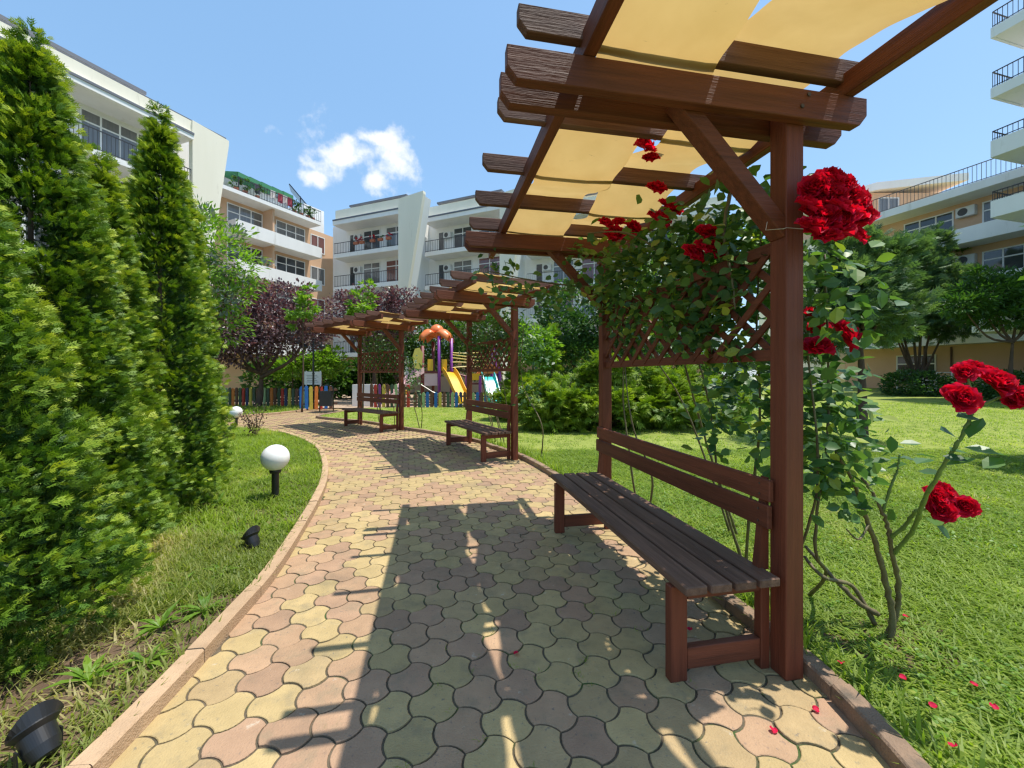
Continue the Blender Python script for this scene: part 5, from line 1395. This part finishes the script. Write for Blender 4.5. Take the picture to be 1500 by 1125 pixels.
# canopy with drooping petals
b = MB()
for k in range(4):
    a0 = 6.283 * k / 4 + .5
    vs = []; nu, nv = 6, 8
    for j in range(nv + 1):
        v = j / nv
        rad = .10 + 1.0 * v; z = 3.30 + .42 * math.sin(min(1, v * 1.25) * math.pi * .62) - (.85 * max(0, v - .45) ** 1.3)
        for i in range(nu + 1):
            u_ = i / nu * 2 - 1
            wd = .42 * math.sin(math.pi * (.16 + .74 * v)); 
            q = u_ * wd
            vs.append((math.cos(a0) * rad - math.sin(a0) * q, math.sin(a0) * rad + math.cos(a0) * q, z - .30 * u_ * u_ * (.4 + v * .6)))
    b.add(vs, [(j * (nu + 1) + i, j * (nu + 1) + i + 1, (j + 1) * (nu + 1) + i + 1, (j + 1) * (nu + 1) + i) for j in range(nv) for i in range(nu)])
o = b.build('canopy', 'plastic_orange', t, (.1, 0, .35), smooth=True); o.scale = (.86, .86, .86); o.modifiers.new('thick', 'SOLIDIFY').thickness = .04
MB().lathe([(.34, -.1), (.33, .05), (.24, .2), (.1, .28), (.02, .3)], 16, (.1, 0, 3.46)).build('canopy_dome', 'plastic_orange', t, smooth=True)
b = MB()
for z in (1.75, 1.95, 2.15): b.box(-w - .35, -w - .29, -w, w * .2, z, z + .1)
MB().prism([(-.35, 1.65), (-.05, 1.65), (-.0, 2.35), (-.15, 2.6), (-.35, 2.55), (-.45, 2.2)], 1, -w - .12, -w - .08).build('side_panel', 'tube_yellow', t, (-w - .0, 0, 0))
for x in (-.28, .35): MB().box(x - .12, x + .12, -w - .02, -w + .03, 1.58, 2.1).build('guard_panel', 'plastic_yellow', t)
def slide(par, start, end, wd, mt, z0, z1, name='slide'):
    s_, e_ = Vector(start), Vector(end); d = (e_ - s_).normalized(); n_ = Vector((-d.y, d.x))
    vs = []; K = 14
    for j in range(K + 1):
        v = j / K; p = s_.lerp(e_, v); z = z0 + (z1 - z0) * (v * 1.04 - .18 * math.sin(v * math.pi * 2) / 3.1 if True else v)
        for (o_, dz) in ((-wd / 2, .24), (-wd / 2 + .03, .24), (-wd / 2 + .07, .02), (wd / 2 - .07, .02), (wd / 2 - .03, .24), (wd / 2, .24), (wd / 2, -.03), (-wd / 2, -.03)):
            vs.append((p.x + n_.x * o_, p.y + n_.y * o_, z + dz))
    fs = [(j * 8 + i, j * 8 + (i + 1) % 8, (j + 1) * 8 + (i + 1) % 8, (j + 1) * 8 + i) for j in range(K) for i in range(8)]
    fs += [tuple(range(8)), tuple(range(K * 8, K * 8 + 8))[::-1]]
    return MB().add(vs, fs).build(name, mt, par, smooth=False)
slide(t, (-w - .05, -.35), (-2.2, -1.0), .62, 'plastic_pink', 1.5, .32)
slide(t, (.55, -w - .02), (1.05, -2.1), .62, 'plastic_yellow', 1.5, .25)
# curved bridge of yellow tubes
for k, z in enumerate((1.72, 1.92, 2.12, 2.32, 2.48)):
    pts_ = [(w + .12 + q * 2.1, -.3 + .25 * math.sin(q * 3.0), z + .07 * math.sin(q * 3.14 + k)) for q in np.linspace(0, 1, 8)]
    MB().tube(pts_, .026, 6).build('bridge_rail', 'tube_yellow', t)
MB().tube([(w + .12 + q * 2.1, -.2, 1.55 - .28 * math.sin(q * 3.14)) for q in np.linspace(0, 1, 8)], .05, 6).build('bridge_deck', 'plastic_maroon', t)
for x, y in ((2.85, -.35), (2.9, .5)): MB().tube([(x, y, 0), (x, y, 2.7)], .07, 10).build('tower_post', 'plastic_purple', t)
MB().tube([(-.7, -.7, .95), (-.2, -.8, .62), (.3, -.8, .45)], .02, 6).build('climbing_bar', 'wire', t)
t = thing('small_play_house', 'small play house with purple posts and a teal slide', 'play house', (-1.15, 18.9, .04), R(8))
for x, y in ((-.95, -.4), (-.35, -.4), (.55, .2), (.55, -.4)): MB().tube([(x, y, 0), (x, y, 1.75 if x > 0 else 1.35)], .07, 10).build('house_post', 'plastic_purple', t)
MB().box(-1.0, .6, -.42, .4, .95, 1.02).build('deck', 'plastic_maroon', t)
MB().box(-.95, -.35, -.45, -.40, 1.15, 1.45).build('guard_panel', 'plastic_yellow', t)
MB().prism([(-.5, 1.45), (.7, 1.45), (.1, 1.95)], 1, -.4, .4).build('roof', 'plastic_orange', t)
slide(t, (.0, -.45), (.25, -1.55), .62, 'plastic_teal', 1.28, .28)
t = thing('spring_rider', 'small yellow and orange spring rider seen under the farthest pergola', 'spring rider', (-5.75, 20.2, .04), 0)
MB().lathe([(.1, 0), (.1, .35)], 10).build('spring', 'rail_dark', t)
MB().prism([(-.5, .4), (.5, .4), (.55, .62), (.3, .7), (.1, .58), (-.2, .72), (-.5, .66)], 1, -.14, .14).build('body', 'plastic_yellow', t)
MB().tube([(.25, -.2, .75), (.25, .2, .75)], .03, 8).build('handle', 'plastic_orange', t)
# litter bin by the lawn corner
t = thing('litter_bin', 'black open litter bin hanging in a tubular frame at the lawn corner', 'litter bin', (-6.95, 15.35, .04), R(8))
MB().tube([(-.24, 0, 0), (-.24, 0, .85), (-.19, 0, .96), (0, 0, 1.0), (.19, 0, .96), (.24, 0, .85), (.24, 0, 0)], .022, 8).build('frame', 'black_metal', t, smooth=True)
MB().prism([(-.20, .22), (.20, .22), (.215, .78), (-.215, .78)], 1, -.15, .15).build('bucket', 'black_metal', t)
# notice board
t = thing('notice_board', 'white notice board on two thin posts beside the gate', 'sign', (-8.25, 17.0, .04), R(-6))
for x in (-.32, .30): MB().tube([(x, .02, 0), (x, .02, 1.55)], .025, 8).build('sign_post', 'ac_white', t)
MB().box(-.38, .36, -.02, .0, .98, 1.52).build('board', 'sign_white', t)
b = MB()
for k in range(5): b.box(-.28 + .02 * (k % 2), .24 - .05 * (k % 3), -.0225, -.0205, 1.08 + k * .07, 1.095 + k * .07)
b.box(-.04, .08, -.0225, -.0205, 1.41, 1.46)
b.build('print', 'sign_ink', t)
# low stone wall behind the bin
wl = MB().box(-6.95 - .15, -6.1, 18.2, 18.5, .03, 1.0).build('low_wall', 'plaster_white'); tag(wl, 'low pale wall behind the litter bin', 'wall')
# street lamp with two arms
t = thing('street_lamp', 'thin black street lamp with two globe arms behind the farthest pergola', 'lamp', (-8.05, 16.6, .04), 0)
MB().tube([(0, 0, 0), (0, 0, 2.75)], [.045, .03], 8).build('lamp_post', 'black_metal', t)
for s_ in (-1, 1):
    MB().tube([(0, 0, 2.55), (s_ * .18, 0, 2.72), (s_ * .34, 0, 2.62)], .014, 6).build('arm', 'black_metal', t)
    MB().lathe([(.02, .12), (.10, .06), (.13, 0), (.10, -.06), (.03, -.10)], 12, (s_ * .36, 0, 2.52)).build('lamp_shade', 'black_metal', t, smooth=True)
print('objects', len(bpy.data.objects))
